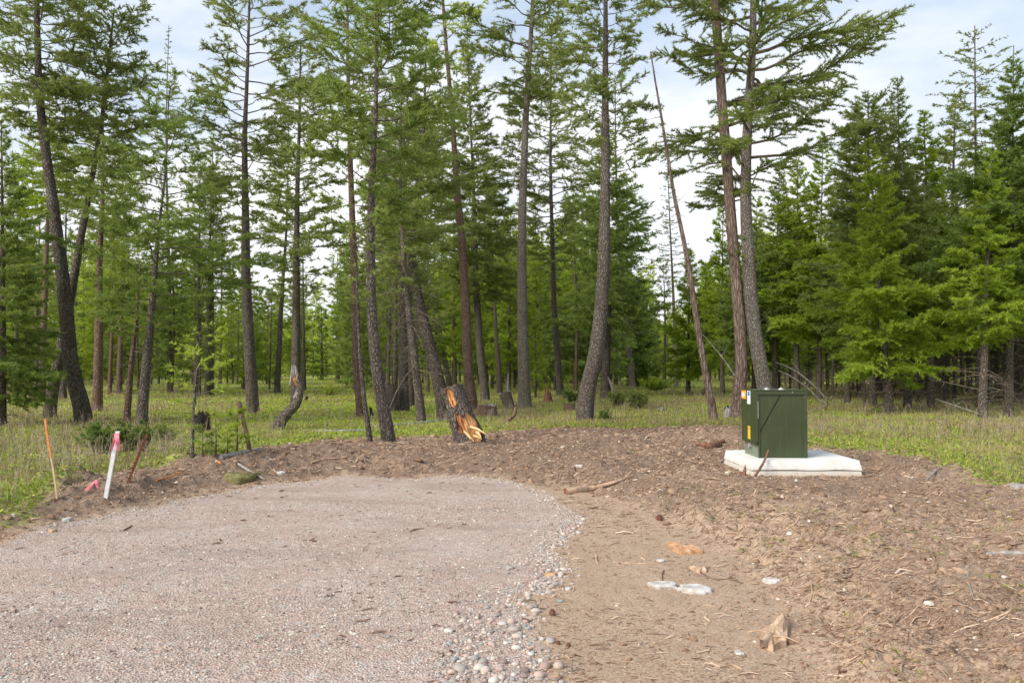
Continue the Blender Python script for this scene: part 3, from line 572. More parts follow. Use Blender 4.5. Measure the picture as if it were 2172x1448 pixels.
def between(px):
    a = max([m for m in LM if m[0] <= px], default=LM[0], key=lambda m: m[0]); b = min([m for m in LM if m[0] > px], default=LM[-1], key=lambda m: m[0])
    return f'between {a[1]} and {b[1]}' if a is not b else f'beside {a[1]}'
used = []; k = 0; tries = 0
while k < 62 and tries < 3000:
    tries += 1; y = rm.uniform(46, 74); px = rm.uniform(-260, 1350)
    if 640 < px < 715 or 130 < px < 185: continue
    x = (px - CX) / F_PX * y
    if any((x - a) ** 2 + (y - b) ** 2 < 5 for a, b in used): continue
    used.append((x, y)); top = np.interp(px, [0, 350, 450, 700, 800, 1300, 1350], [420, 470, 560, 560, 440, 430, 560]) + rm.uniform(-40, 110)
    vi = int(rm.integers(5)); H = (12, 13, 10, 14, 9)[vi]; s_ = float(np.clip(((778 - top) / F_PX * y + 1.7) / H, .45, 1.25))
    place_var(MIDV[vi], 'fir_tree' if vi in (0, 2, 4) else 'pine_tree', x, y, f'{MN[vi]} {between(px)}', f'{MN[vi]}s {between(px)}', s_, rm.uniform(0, 6.28), rm.normal(0, .02)); k += 1
rv = np.random.default_rng(77)
WOOD = [variant(300 + k, h, z0, R_, 'fir', fol, 'bark_dark', 1.5, rad, 1.0, 1.2, 60) for k, (h, z0, R_, rad, fol) in enumerate(
    ((12, 3.4, 1.7, .10, 'fol_fir'), (10.5, 2.8, 1.5, .085, 'fol_blue'), (13, 4.0, 1.8, .12, 'fol_pine'), (9, 2.4, 1.2, .07, 'fol_dark'), (11, 3.2, 1.4, .08, 'fol_fir')))]
k = 0; tries = 0; used = []
while k < 150 and tries < 4000:
    tries += 1
    y = rv.uniform(31, 66); px = rv.uniform(1640, 2420)
    if px < 1760 and y < 38: continue
    u = (px - CX) / F_PX; x = u * y
    if y < 33 and px < 2172: continue
    if any((x - a) ** 2 + (y - b) ** 2 < .8 for a, b in used): continue
    used.append((x, y))
    s = rv.uniform(.75, 1.1)
    if px < 1790: s *= .62
    elif px < 1960: s *= .78 if y < 45 else .9
    sec = 'over the box' if px <= 1790 else 'behind the foremost bright fir' if px < 1960 else 'under the larch' if px < 2080 else 'by the towering fir' if px < 2200 else 'past the towering fir'
    row = 'front rank' if y < 41 else 'second rank' if y < 50 else 'deep interior' if y < 59 else 'far side'
    kd = ('bright', 'bluish', 'tall olive', 'short dark', 'thin')[k % 5]
    nm = f'{kd} fir in the {row} of the dark wood {sec}'; gp = f'{kd} firs, {row} of the wood, {sec}'
    place_var(WOOD[k % 5], 'fir_tree', x, y, nm, gp, s, rv.uniform(0, 6.28), rv.normal(0, .02)); k += 1
FARV = [variant(400, 11, 1.2, 1.5, 'fir', 'fol_fir', 'bark_dark', 3.0, .10, 1.0), variant(401, 12, 2.0, 1.3, 'larch', 'fol_larch', 'bark_grey', 3.6, .09, 2.2),
        variant(402, 9.5, .8, 1.6, 'fir', 'fol_larch', 'bark_dark', 3.2, .09, .8), variant(403, 13, 3.5, 1.5, 'open', 'fol_pine', 'bark_dark', 2.8, .13, 1.1),
        variant(404, 8, .5, 1.5, 'fir', 'fol_dark', 'bark_dark', 2.8, .08, 1.0), variant(405, 12, 1.0, 1.2, 'fir', 'fol_blue', 'bark_dark', 3.0, .10, .9)]
def skyline(px): return np.interp(px, [-300, 0, 340, 380, 560, 700, 760, 1000, 1250, 1350, 1385, 1400, 1440, 1520, 1700, 2500], [480, 520, 560, 640, 640, 640, 560, 520, 520, 560, 640, 650, 620, 560, 480, 420])
kinds_far = ['bushy green conifer', 'thin feathery larch', 'pale spring-green conifer', 'open-crowned pine', 'small dark conifer', 'narrow bluish conifer']
k = 0; used = []; tries = 0
while k < 190 and tries < 6000:
    tries += 1
    y = rv.uniform(72, 128); px = rv.uniform(-420, 1760); u = (px - CX) / F_PX; x = u * y
    if y > 100 and k < 60: continue
    if any((x - a) ** 2 + (y - b) ** 2 < 3.2 for a, b in used): continue
    used.append((x, y))
    w_ = [.12, .26, .34, .06, .08, .14] if px < 760 else [.26, .10, .22, .14, .12, .16]
    vi = rv.choice(6, p=w_); H = (11, 12, 9.5, 13, 8, 12)[vi]
    top = skyline(px) + rv.uniform(-45, 70); ht = (778 - top) / F_PX * y + 1.7
    s = np.clip(ht / H, .35, 1.5)
    place = between(px)
    place_var(FARV[vi], 'larch_tree' if vi == 1 else 'conifer_tree', x, y, f'{kinds_far[vi]} far off {place}', f'{kinds_far[vi]}s far off {place}', s, rv.uniform(0, 6.28)); k += 1

# the wood that closes the view far off, one mass of stems and crowns
rf = np.random.default_rng(91); fm = MB(); q = 0; rp = ((-150, 150), (60, -230))
for a in np.radians(np.linspace(-44, 44, 150)):
    for row in range(2):
        d = rf.uniform(128, 150) + row * 22; aa = a + rf.normal(0, .006); x, y = d * math.sin(aa), d * math.cos(aa); z = Tz(x, y)
        px = CX + F_PX * math.tan(aa); H = max(4., ((778 - skyline(px) - 30) / F_PX * d + 1.7) * rf.uniform(.75, 1.05))
        pf = lambda zz, x=x, y=y: np.stack([x + 0 * zz, y + 0 * zz], 1)
        crown(rf, pf, z + .2, z + H, rf.uniform(1.3, 2.2), 'fir', .8, 6., fm)
        solid_tube(fm, [(x, y, z - .3), (x, y, z + H)], [.12, .03], 5, 1)
fm.obj('far_wood', [M['fol_larch'], M['limb']], label='distant mass of green conifers closing the far side of the meadow', cat='wood', kind='stuff')
print("TRIS", sum(len(m.polygons) for m in bpy.data.meshes))
# ------------------------------------------------------------------ ground sheets
def org_of(x, y, s):
    o = .06 + .74 * np.where(x > .5, sm(-.1, .9, s), sm(-.1, .45, s))
    o *= np.where(x > .5, .66 + .34 * sm(7.5, 13, y), 1)
    o = o * (1 + .5 * fbm(x * .8, y * .8, 3, 111)) * (1 + .18 * sm(10, 15, y))
    return o
def build_ground():
    a = np.concatenate([np.linspace(-100, -40, 40, endpoint=False), np.linspace(-40, 40, 640), np.linspace(40, 100, 41)[1:]])
    r = np.concatenate([np.linspace(.3, 3, 30, endpoint=False), np.geomspace(3, 45, 720, endpoint=False), np.geomspace(45, 900, 160)])
    A, Rr = np.meshgrid(np.radians(a), r); X = (Rr * np.sin(A)).ravel(); Y = (Rr * np.cos(A)).ravel()
    Z = T(X, Y); Z = np.where(Rr.ravel() > 200, Z * 0 + .0, Z)
    sg = sd_poly(X, Y, GRAVEL); sd = sd_poly(X, Y, DIRT); sf = sd_poly(X, Y, FLAT)
    org = org_of(X, Y, sf)
    nr, na = A.shape
    i = np.arange(nr - 1)[:, None] * na + np.arange(na - 1)[None]; F = np.stack([i, i + 1, i + na + 1, i + na], -1).reshape(-1, 4)
    j = .22 * fbm(X * 1.3, Y * 1.3, 3, 60); jg = sg + .12 * fbm(X * 2.2, Y * 2.2, 3, 61)
    cg = jg[F].mean(1); cd = (sd + j * 1.2)[F].mean(1)
    reg = np.where(cd > 0, 2, np.where(cg < 0, 0, 1))
    V = np.stack([X, Y, Z], 1)
    for k, nm in enumerate(('gravel_road', 'bare_dirt', 'ground')):
        f = F[reg == k]; u, inv = np.unique(f, return_inverse=True); mb = MB(); mb.add(V[u], inv.reshape(-1, 4))
        mb.obj(nm, [M['ground']], smooth=True, attrs=dict(sdg=jg[u], sdd=(sd + j)[u], org=org[u]), kind='structure')
build_ground()

# ------------------------------------------------------------------ scattered stuff
def rotz(a):
    c, s = np.cos(a), np.sin(a); z = np.zeros_like(a); o = np.ones_like(a)
    return np.stack([np.stack([c, -s, z], -1), np.stack([s, c, z], -1), np.stack([z, z, o], -1)], -2)
def rot_rand(r, n, tilt):
    Z = rotz(r.uniform(0, 6.28, n)); t = r.normal(0, tilt, n); c, s = np.cos(t), np.sin(t); z = 0 * t; o = z + 1
    X = np.stack([np.stack([o, z, z], -1), np.stack([z, c, -s], -1), np.stack([z, s, c], -1)], -2)
    return X @ Z
def octa(sub=1):
    V = [np.array(v, float) for v in ((1, 0, 0), (-1, 0, 0), (0, 1, 0), (0, -1, 0), (0, 0, 1), (0, 0, -1))]
    F = [(0, 2, 4), (2, 1, 4), (1, 3, 4), (3, 0, 4), (2, 0, 5), (1, 2, 5), (3, 1, 5), (0, 3, 5)]
    for _ in range(sub):
        c = {}; G = []
        def mid(a, b):
            k = (min(a, b), max(a, b))
            if k not in c: q = V[a] + V[b]; V.append(q / np.linalg.norm(q)); c[k] = len(V) - 1
            return c[k]
        for a, b, d in F:
            x, y, z = mid(a, b), mid(b, d), mid(d, a); G += [(a, x, z), (b, y, x), (d, z, y), (x, y, z)]
        F = G
    return np.array(V), np.array(F)
def stones(r, mb, x, y, size, sub, sink=.25, tilt=.25, rnd=None, jit=.14):
    n = len(x); bv, bf = octa(sub)
    sc3 = np.stack([size * r.uniform(.8, 1.35, n), size * r.uniform(.65, 1.05, n), size * r.uniform(.42, .75, n)], 1)
    L = bv[None] * sc3[:, None] * (1 + r.uniform(-jit, jit, (n, len(bv), 1)))
    W = np.einsum('nij,nkj->nki', rot_rand(r, n, tilt), L)
    z = T(x, y) + size * (.5 - sink)
    V = W + np.stack([x, y, z], 1)[:, None]
    F = bf[None] + (np.arange(n) * len(bv))[:, None, None]
    mb.add(V.reshape(-1, 3), F.reshape(-1, 3), 0, np.repeat(r.random(n) if rnd is None else rnd, len(bv)))
def polar(r, n, a0, a1, r0, r1, pw=0.):
    a = np.radians(r.uniform(a0, a1, n)); u = r.random(n)
    d = r0 * (r1 / r0) ** u if pw == 0 else (r0 ** pw + (r1 ** pw - r0 ** pw) * u) ** (1 / pw)
    return d * np.sin(a), d * np.cos(a)
STONE = ((0, (.14, .11, .10)), (.15, (.29, .22, .195)), (.32, (.41, .28, .23)), (.46, (.43, .36, .31)), (.58, (.28, .30, .29)), (.72, (.49, .37, .30)), (.86, (.52, .47, .42)), (1, (.70, .65, .57)))
M['stone'] = mat_rnd('river_stone', STONE, .75, .3, 40)
M['stone_fine'] = mat_rnd('crushed_gravel', STONE, .85, .2, 0)
r = np.random.default_rng(11)
x, y = polar(r, 95000, -36, 20, 3.2, 10.5, .6); s = sd_poly(x, y, GRAVEL) + .12 * fbm(x * 2.2, y * 2.2, 3, 61)
dn = fbm(x * 1.4, y * 1.4, 3, 70); keep = (s < .03) & (r.random(len(x)) < np.clip(.55 + 1.1 * dn, .12, 1)); x, y = x[keep], y[keep]
mb = MB(); sz = np.clip(r.lognormal(-5.15, .38, len(x)), .003, .016); stones(r, mb, x, y, sz, 0, .3, .5)
mb.obj('gravel_stones', [M['stone_fine']], smooth=False, label='fine pinkish crushed gravel covering the turnaround', cat='gravel', kind='stuff')
# rounded river stones along the loose edge
band = [g0(*p) for p in ((1240, 1095), (1230, 1118), (1180, 1160), (1215, 1195), (1215, 1250), (1140, 1270), (1150, 1350), (1150, 1448), (1135, 1700))]
def dist_line(x, y, L):
    d = np.full(x.shape, 1e9)
    for (ax, ay), (bx, by) in zip(L[:-1], L[1:]):
        ex, ey = bx - ax, by - ay; t = np.clip(((x - ax) * ex + (y - ay) * ey) / (ex * ex + ey * ey), 0, 1); d = np.minimum(d, np.hypot(x - ax - ex * t, y - ay - ey * t))
    return d
x = r.uniform(-2.2, 1.6, 110000); y = r.uniform(2.8, 11, 110000); sg = sd_poly(x, y, GRAVEL); dl = dist_line(x, y, band)
wid = np.where(y < 6.0, .42, .30) + .12 * fbm(x * 2, y * 2, 2, 80)
pr = np.exp(-(dl / np.maximum(wid, .1)) ** 2 * 1.1) * np.where(sg < .05, 1, np.exp(-np.maximum(sg, 0) / .05)) * np.where(y < 6.6, 1, np.where(y < 8.2, .55, .4)) * np.clip(.65 + 1.1 * fbm(x * 1.7, y * 1.7, 2, 83), .1, 1)
keep = r.random(len(x)) < pr * .95; x, y = x[keep], y[keep]
order = np.argsort(r.random(len(x))); x, y = x[order], y[order]
sz = np.clip(r.lognormal(-4.4, .45, len(x)), .006, .036) * np.where(y > 6.8, .7, 1)
# thin out overlaps on a coarse hash
cell = {}; kk = np.zeros(len(x), bool)
for i in np.argsort(-sz):
    c = (int(x[i] / .06), int(y[i] / .06)); ok = True
    for dx in (-1, 0, 1):
        for dy in (-1, 0, 1):
            for j in cell.get((c[0] + dx, c[1] + dy), ()):
                if (x[i] - x[j]) ** 2 + (y[i] - y[j]) ** 2 < ((sz[i] + sz[j]) * .60) ** 2: ok = False; break
            if not ok: break
        if not ok: break
    if ok: kk[i] = True; cell.setdefault(c, []).append(i)
mb = MB(); stones(r, mb, x[kk], y[kk], sz[kk], 2, .3, .18, rnd=r.beta(2.2, 1.5, int(kk.sum())), jit=.05)
mb.obj('river_pebbles', [M['stone']], smooth=True, label='rounded pink grey and white pebbles along the loose gravel edge', cat='pebbles', kind='stuff')
# pale crushed rim along the far and left edge of the gravel
x = r.uniform(-9, 1.5, 90000); y = r.uniform(6, 13.5, 90000); sg = sd_poly(x, y, GRAVEL) + .12 * fbm(x * 2.2, y * 2.2, 3, 61)
keep = (np.abs(sg + .05) < .13) & (r.random(len(x)) < .8 * np.clip(.6 + 1.4 * fbm(x * 1.6, y * 1.6, 2, 77), .05, 1)); x, y = x[keep], y[keep]; mb = MB()
stones(r, mb, x, y, np.clip(r.lognormal(-4.65, .35, len(x)), .006, .022), 0, .25, .4, rnd=np.clip(r.normal(.62, .24, len(x)), 0, 1))
mb.obj('rim_stones', [M['stone_fine']], smooth=False, label='pale crushed stones spilled along the far rim of the gravel', cat='gravel', kind='stuff')
# stones, clods in the dirt
M['clod'] = mat_rnd('dirt_clod', ((0, (.11, .07, .045)), (.5, (.30, .195, .13)), (.85, (.46, .33, .23)), (1, (.66, .58, .50))), .95, .1, 30)
x, y = polar(r, 85000, -37, 38, 3.4, 24, .3); sd = sd_poly(x, y, DIRT); sg = sd_poly(x, y, GRAVEL)
sf = sd_poly(x, y, FLAT); keep = (sd < .1) & (sg > .03) & (r.random(len(x)) < .25 + .75 * sm(-.2, .6, sf)); x, y = x[keep], y[keep]
mb = MB(); sf = sd_poly(x, y, FLAT); sz = np.clip(r.lognormal(-4.75, .5, len(x)), .004, .04) * (.8 + y / 22) * np.where(sf < 0, .62, 1); stones(r, mb, x, y, sz, 1, .32, .5, rnd=np.clip(r.beta(1.8, 2.0, len(x)) * .6 + np.where(sf < .2, .30, .22) + (r.random(len(x)) > .965) * .5, 0, 1), jit=.22)
mb.obj('dirt_clods', [M['clod']], smooth=False, label='loose clods and small stones in the churned dirt', cat='soil', kind='stuff')
# twigs, roots and bark shreds
M['twig'] = mat_rnd('forest_litter', ((0, (.08, .048, .032)), (.35, (.20, .125, .085)), (.65, (.34, .235, .16)), (.85, (.50, .37, .26)), (1, (.68, .54, .42))), .9, .15)
def twig_scatter(r, n, a0, a1, r0, r1, pw, lf, wf, cond):
    x, y = polar(r, n, a0, a1, r0, r1, pw); k = cond(x, y); x, y = x[k], y[k]; n = len(x)
    L = np.clip(r.lognormal(lf, .50, n), .010, .17) * (.85 + y / 26); a = r.uniform(0, 3.14, n)
    a = np.where(r.random(n) < .5, r.normal(0, .5, n), a)
    d = np.stack([np.cos(a), np.sin(a)], 1); q = np.stack([-d[:, 1], d[:, 0]], 1) * (L * r.normal(0, .14, n))[:, None]
    c = np.stack([x, y], 1); p0 = c - d * L[:, None] / 2; p2 = c + d * L[:, None] / 2; p1 = c + q
    w_ = np.clip(L * wf * r.uniform(.5, 1.6, n),   .0010, .007) * (.9 + y / 20)
    up = np.abs(r.normal(0, .12, n)) * L
    PP = np.stack([p0, p1, p2], 1); Z = np.stack([T(p0[:, 0], p0[:, 1]), T(p1[:, 0], p1[:, 1]) + up * .7, T(p2[:, 0], p2[:, 1]) + up * r.uniform(-.1, 1.3, n)], 1) + w_[:, None] * .8
    V, F = tubes(np.concatenate([PP, Z[..., None]], 2), w_[:, None] * np.array((.8, 1, .45)), 3)
    return V, F, np.repeat(np.clip(r.beta(1.3, 1.2, n), 0, 1), 9)
def dirt_cond(x, y):
    s = sd_poly(x, y, FLAT); d = sd_poly(x, y, DIRT); g = sd_poly(x, y, GRAVEL)
    pr_ = (.24 + .76 * sm(-.1, .7, s)) * np.where(x > .5, .55 + .45 * sm(7, 12, y), 1) * np.clip(.6 + 1.3 * fbm(x * 1.2, y * 1.2, 3, 90), .1, 1)
    return (d < .25) & (g > .04) & (np.random.default_rng(5).random(len(x)) < pr_)
mb = MB(); mb.add(*(lambda q: (q[0], q[1], 0, q[2]))(twig_scatter(r, 420000, -38, 39, 3.4, 26, .35, -3.55, .034, dirt_cond)))
mb.obj('forest_litter', [M['twig']], smooth=False, label='shredded twigs roots and bark covering the churned dirt', cat='litter', kind='stuff')
mb = MB(); mb.add(*(lambda q: (q[0], q[1], 0, q[2] * .8))(twig_scatter(r, 9000, -38, 39, 9, 60, 0, -1.9, .03, lambda x, y: sd_poly(x, y, DIRT) > .2)))
mb.obj('meadow_debris', [M['twig']], smooth=False, label='fallen twigs and dead sticks lying through the meadow grass', cat='litter', kind='stuff')
# crushed-in bits on the gravel
mb = MB(); mb.add(*(lambda q: (q[0], q[1], 0, q[2] * .5))(twig_scatter(r, 900, -36, 18, 3.6, 12, .6, -3.3, .06, lambda x, y: (sd_poly(x, y, GRAVEL) < 0) & (fbm(x * .9, y * .9, 2, 95) > .05))))
mb.obj('gravel_twigs', [M['twig']], smooth=False, label='few dark twig bits strewn over the gravel', cat='litter', kind='stuff')

# ------------------------------------------------------------------ meadow
M['grass'] = mat_rnd('meadow_blades', ((0, (.28, .21, .11)), (.22, (.46, .38, .19)), (.36, (.22, .28, .04)), (.7, (.36, .46, .055)), (1, (.50, .58, .10))), .7, .2, trans=.35)
M['leafy'] = mat_rnd('ground_cover_leaves', ((0, (.40, .20, .09)), (.12, (.46, .40, .08)), (.28, (.13, .19, .03)), (.7, (.24, .32, .042)), (1, (.48, .52, .08))), .55, .3, trans=.35)
M['weed'] = mat_rnd('dry_weed_stems', ((0, (.11, .075, .06)), (.5, (.26, .195, .15)), (1, (.46, .38, .28))), .9, .15)
def meadow_pos(r, n, r0, r1, pw=0., edge=.05):
    x, y = polar(r, n, -40, 41, r0, r1, pw); k = (sd_poly(x, y, DIRT) + .25 * fbm(x * 1.3, y * 1.3, 3, 60)) > edge; return x[k], y[k]
def lush(x, y): # where the bright grass grows
    b = np.exp(-((x / np.maximum(y, 1) + .24) / .20) ** 2) * sm(15, 19, y) * sm(75, 45, y)
    return np.clip(.48 + .65 * b + .7 * fbm(x / 3.2, y / 3.2, 3, 55), 0, 1)
mb = MB()
for n, r0, r1, wf in ((150000, 8, 26, 1.), (170000, 22, 60, 1.), (60000, 55, 118, 1.)):
    x, y = meadow_pos(r, n, r0, r1); n = len(x); d = np.hypot(x, y); lu = lush(x, y) * (1 - .5 * sm(.0, .25, fbm(x * .5, y * .5, 3, 101)))
    h = r.uniform(.03, .095, n) * (.75 + .5 * (1 - lu)) * (1 + d / 55); wd = (.0045 + d * .00042) * r.uniform(.7, 1.5, n)
    a = r.uniform(0, 6.28, n); la = r.uniform(0, 6.28, n); ll = h * np.abs(r.normal(0, .5, n))
    B = np.stack([x, y, T(x, y) - .01], 1); wv = np.stack([np.cos(a) * wd, np.sin(a) * wd, 0 * a], 1); tp = B + np.stack([np.cos(la) * ll, np.sin(la) * ll, h], 1)
    rn = np.where(r.random(n) < lu, r.uniform(.38, 1, n), r.uniform(0, .30, n))
    mb.add(np.stack([B - wv, B + wv, tp], 1).reshape(-1, 3), np.arange(n * 3).reshape(-1, 3), 0, np.repeat(rn, 3))
mb.obj('meadow_grass', [M['grass']], label='patchy spring grass, green and straw coloured, across the forest meadow', cat='grass', kind='stuff')
mb = MB(); x, y = meadow_pos(r, 190000, 5.5, 30, 0, -.12)
cl = fbm(x * .9, y * .9, 3, 99); dd = sd_poly(x, y, DIRT); k = r.random(len(x)) < np.clip(.35 + 1.3 * cl + .45 * sm(1.8, 0, dd) + .25 * (x < -3), 0, 1) * np.where(np.hypot(x, y) > 22, .5, 1); x, y = x[k], y[k]; n = len(x)
d = np.hypot(x, y); s_ = r.uniform(.010, .026, n) * (1 + d / 26); h = r.uniform(.02, .16, n) * r.random(n)
c = np.stack([x, y, T(x, y) + h], 1); nrml = nrm(r.normal(0, .5, (n, 3)) + (0, 0, 1)); u = nrm(np.cross(nrml, r.normal(0, 1, (n, 3)))); v = np.cross(nrml, u)
s_ = s_[:, None]; Q = np.stack([c - u * s_, c + v * s_ * .55, c + u * s_, c - v * s_ * .55], 1)
mb.add(Q.reshape(-1, 3), np.arange(n * 4).reshape(-1, 4), 0, np.repeat(np.clip(r.beta(2, 1.6, n) , 0, 1), 4))
mb.obj('leafy_ground_cover', [M['leafy']], label='low leafy plants with yellow-green leaves beyond the dirt bank', cat='ground cover', kind='stuff')
mb = MB(); x, y = meadow_pos(r, 34000, 7, 60, 0, .1); cl = fbm(x * .5, y * .5, 3, 101) + .25 * (x < -.28 * y) + .15 * (x > .2 * y)
k = r.random(len(x)) < np.clip(.28 + 1.6 * cl, .02, 1) * np.where(lush(x, y) > .7, .3, 1); x, y = x[k], y[k]; n = len(x)
h = r.uniform(.12, .48, n); a = r.uniform(0, 6.28, n); b0 = np.stack([x, y, T(x, y) - .02], 1); tp = b0 + np.stack([np.cos(a) * h * .3 * r.random(n), np.sin(a) * h * .3 * r.random(n), h], 1)
md = (b0 + tp) / 2 + r.normal(0, .015, (n, 3)); w_ = (.0014 + np.hypot(x, y) * .00011)
V, F = tubes(np.stack([b0, md, tp], 1), w_[:, None] * np.array((1, .8, .5)), 3); rn = r.random(n); mb.add(V, F, 0, np.repeat(rn, 9))
for q in range(4):
    t = r.uniform(.35, .95, n)[:, None]; st = b0 + (tp - b0) * t; e = st + nrm(r.normal(0, 1, (n, 3)) + (0, 0, 1.0)) * (h * r.uniform(.12, .4, n))[:, None]
    V, F = tubes(np.stack([st, e], 1), w_[:, None] * np.array((.7, .4)), 3); mb.add(V, F, 0, np.repeat(rn, 6))
mb.obj('dry_weeds', [M['weed']], label='thin brown and grey dead weed stems standing in the meadow', cat='weeds', kind='stuff')
# bright seedlings on the dirt
mb = MB(); x, y = polar(r, 1300, 2, 38, 4, 18, .5); k = (sd_poly(x, y, DIRT) < 0) & (sd_poly(x, y, FLAT) > .3) & (fbm(x * 1.1, y * 1.1, 2, 107) > .22); x, y = x[k], y[k]
m_ = np.repeat(np.arange(len(x)), 7); n = len(m_); c = np.stack([x[m_] + r.normal(0, .03, n), y[m_] + r.normal(0, .03, n), 0 * x[m_]], 1); c[:, 2] = T(c[:, 0], c[:, 1]) + r.uniform(0, .03, n)
u = nrm(r.normal(0, 1, (n, 3)) + (0, 0, .8)); v = nrm(np.cross(u, r.normal(0, 1, (n, 3)))); s_ = r.uniform(.008, .018, n)[:, None]
mb.add(np.stack([c - v * s_ * .4, c + v * s_ * .4, c + u * s_ * 1.4], 1).reshape(-1, 3), np.arange(n * 3).reshape(-1, 3), 0, np.repeat(r.uniform(.4, 1, n), 3))
mb.obj('seedlings', [M['leafy']], label='tiny green weeds sprouting in the bare dirt around the concrete pad', cat='weeds', kind='stuff')
# ------------------------------------------------------------------ utility box on its pad
def mat_paint(name, c1, c2):
    m, t = mat_new(name); v = objc(t)
    n = noise(t, v, 3., 4, .6); n2 = noise(t, nn(t, 'ShaderNodeMapping', i={'Vector': v, 'Scale': (9, 9, .8)}).outputs[0], 3, 3, .6); n3 = noise(t, v, 90, 3, .7)
    c = mixc(t, mapr(t, n, .3, .7), c1, c2); c = mixc(t, mapr(t, n2, .55, .75, 0, .22), c, (.13, .14, .09)); c = mixc(t, mapr(t, n3, .66, .74, 0, .25), c, (.22, .22, .17))
    finish(t, c, .42, n3, .06, .001, .4); return m
M['green'] = mat_paint('olive_green_enamel', (.036, .050, .019), (.048, .064, .025))
M['green_grey'] = mat_simple('galvanised_green_base', (.12, .15, .10), (.20, .23, .17), 6, .45)
M['seam'] = mat_simple('dark_seam', (.006, .008, .005), (.01, .012, .008), 6, .8)
M['zinc'] = mat_simple('zinc_bolt', (.35, .36, .36), (.55, .56, .56), 30, .45, metallic=.5)
def mat_concrete():
    m, t = mat_new('cast_concrete'); v = objc(t); n = noise(t, v, 4, 5, .6); n2 = noise(t, v, 60, 4, .7); vo = nn(t, 'ShaderNodeTexVoronoi', i={'Vector': v, 'Scale': 9.})
    pit = mapr(t, vo.outputs['Distance'], .03, .07, 1, 0)
    c = mixc(t, mapr(t, n, .3, .7), (.60, .59, .56), (.76, .75, .72)); c = mixc(t, mapr(t, n2, .55, .7, 0, .25), c, (.45, .42, .38))
    c = mixc(t, math_(t, 'MULTIPLY', pit, .7), c, (.18, .15, .12))
    z = nn(t, 'ShaderNodeSeparateXYZ', i={0: v}).outputs[2]
    n4 = noise(t, nn(t, 'ShaderNodeMapping', i={'Vector': v, 'Scale': (3, 3, .6)}).outputs[0], 4, 4, .6)
    dirt = mapr(t, math_(t, 'ADD', z, math_(t, 'MULTIPLY', n4, .16)), .05, .24, .85, 0)
    c = mixc(t, dirt, c, (.42, .34, .26)); finish(t, c, .9, n2, .3, .003, .2); return m
M['concrete'] = mat_concrete()
PX, PY = 4.34, 12.51; pz = .10
pad = empty('concrete_pad', (PX, PY, pz), label='white cast concrete pad under the green utility box', cat='concrete pad')
def frustum(mb, x0, x1, y0, y1, z0, z1, ins, n=24, rag=0., mat=0):
    """slab whose sides lean inward by ins towards the top"""
    rr_ = np.random.default_rng(9); ring = []
    for k in range(4):
        for j in range(n):
            t = j / n; p = [(x0 + (x1 - x0) * t, y0), (x1, y0 + (y1 - y0) * t), (x1 - (x1 - x0) * t, y1), (x0, y1 - (y1 - y0) * t)][k]; ring.append(p)
    ring = np.array(ring); c = np.array(((x0 + x1) / 2, (y0 + y1) / 2)); m = len(ring)
    top = c + (ring - c) * np.array((1 - 2 * ins / (x1 - x0), 1 - 2 * ins / (y1 - y0)))
    zb = z0 + rag * fbm(np.arange(m) * .35, np.zeros(m), 3, 4)
    V = np.vstack([np.c_[ring, zb], np.c_[top, np.full(m, z1)], [[c[0], c[1], z1]], [[c[0], c[1], z0]]]); k = np.arange(m); k2 = (k + 1) % m
    mb.add(V, np.stack([k, k2, k2 + m, k + m], 1), mat, .5); mb.add(V, np.stack([k + m, k2 + m, np.full(m, 2 * m)], 1), mat, .5); mb.add(V, np.stack([k2, k, np.full(m, 2 * m + 1)], 1), mat, .5)
mb = MB(); frustum(mb, 3.50, 5.16, 11.72, 13.30, .045, .175, .03); o = mb.obj('lower_slab', [M['concrete']], pad, loc=(PX, PY, pz)); bevel(o, .012, 2)
mb = MB(); frustum(mb, 3.515, 5.145, 11.735, 13.285, .188, .325, .030, rag=.012); o = mb.obj('upper_slab', [M['concrete']], pad, loc=(PX, PY, pz)); bevel(o, .014, 2)
mb = MB(); frustum(mb, 3.545, 5.115, 11.765, 13.255, .170, .200, 0); mb.obj('joint', [M['seam']], pad, loc=(PX, PY, pz))
BX = (3.73, 12.08, .325); BO = (3.73, 12.08, .325)
ub = empty('utility_box', BO, label='olive green transformer cabinet with a diagonal crease standing on the concrete pad', cat='utility box')
x0, x1, y0, y1, zb, zt = 3.73, 4.468, 12.08, 12.80, .325, 1.352
def part(nm, mat, f, par=ub, bv=.003, smooth=False, label=None):
    mb = MB(); f(mb); o = mb.obj(nm, [M[mat]], par, loc=BO, smooth=smooth, label=label)
    if bv: bevel(o, bv, 2)
    return o
# tank body: front panel recessed 2 cm behind its frame
tank = part('tank', 'green', lambda b: box(b, x0 + .012, x1 - .004, y0 + .022, y1, zb, zt - .012))
part('base_skirt', 'green_grey', lambda b: box(b, x0, x0 + .010, y0 + .006, y1 - .002, zb + .001, zb + .21))
part('front_frame', 'green', lambda b: (box(b, x0 + .0, x0 + .020, y0 + .002, y0 + .021, zb + .002, zt - .075), box(b, x1 - .058, x1, y0, y0 + .020, zb + .001, zt - .075), box(b, x0 - .03, x1 + .004, y0 - .008, y0 + .019, zt - .073, zt - .013)))
part('front_panel', 'green', lambda b: box(b, x0 + .022, x1 - .060, y0 + .012, y0 + .021, zb + .002, zt - .077))
part('lid', 'green', lambda b: box(b, x0 - .05, x1 + .012, y0 - .014, y1 + .014, zt - .011, zt))
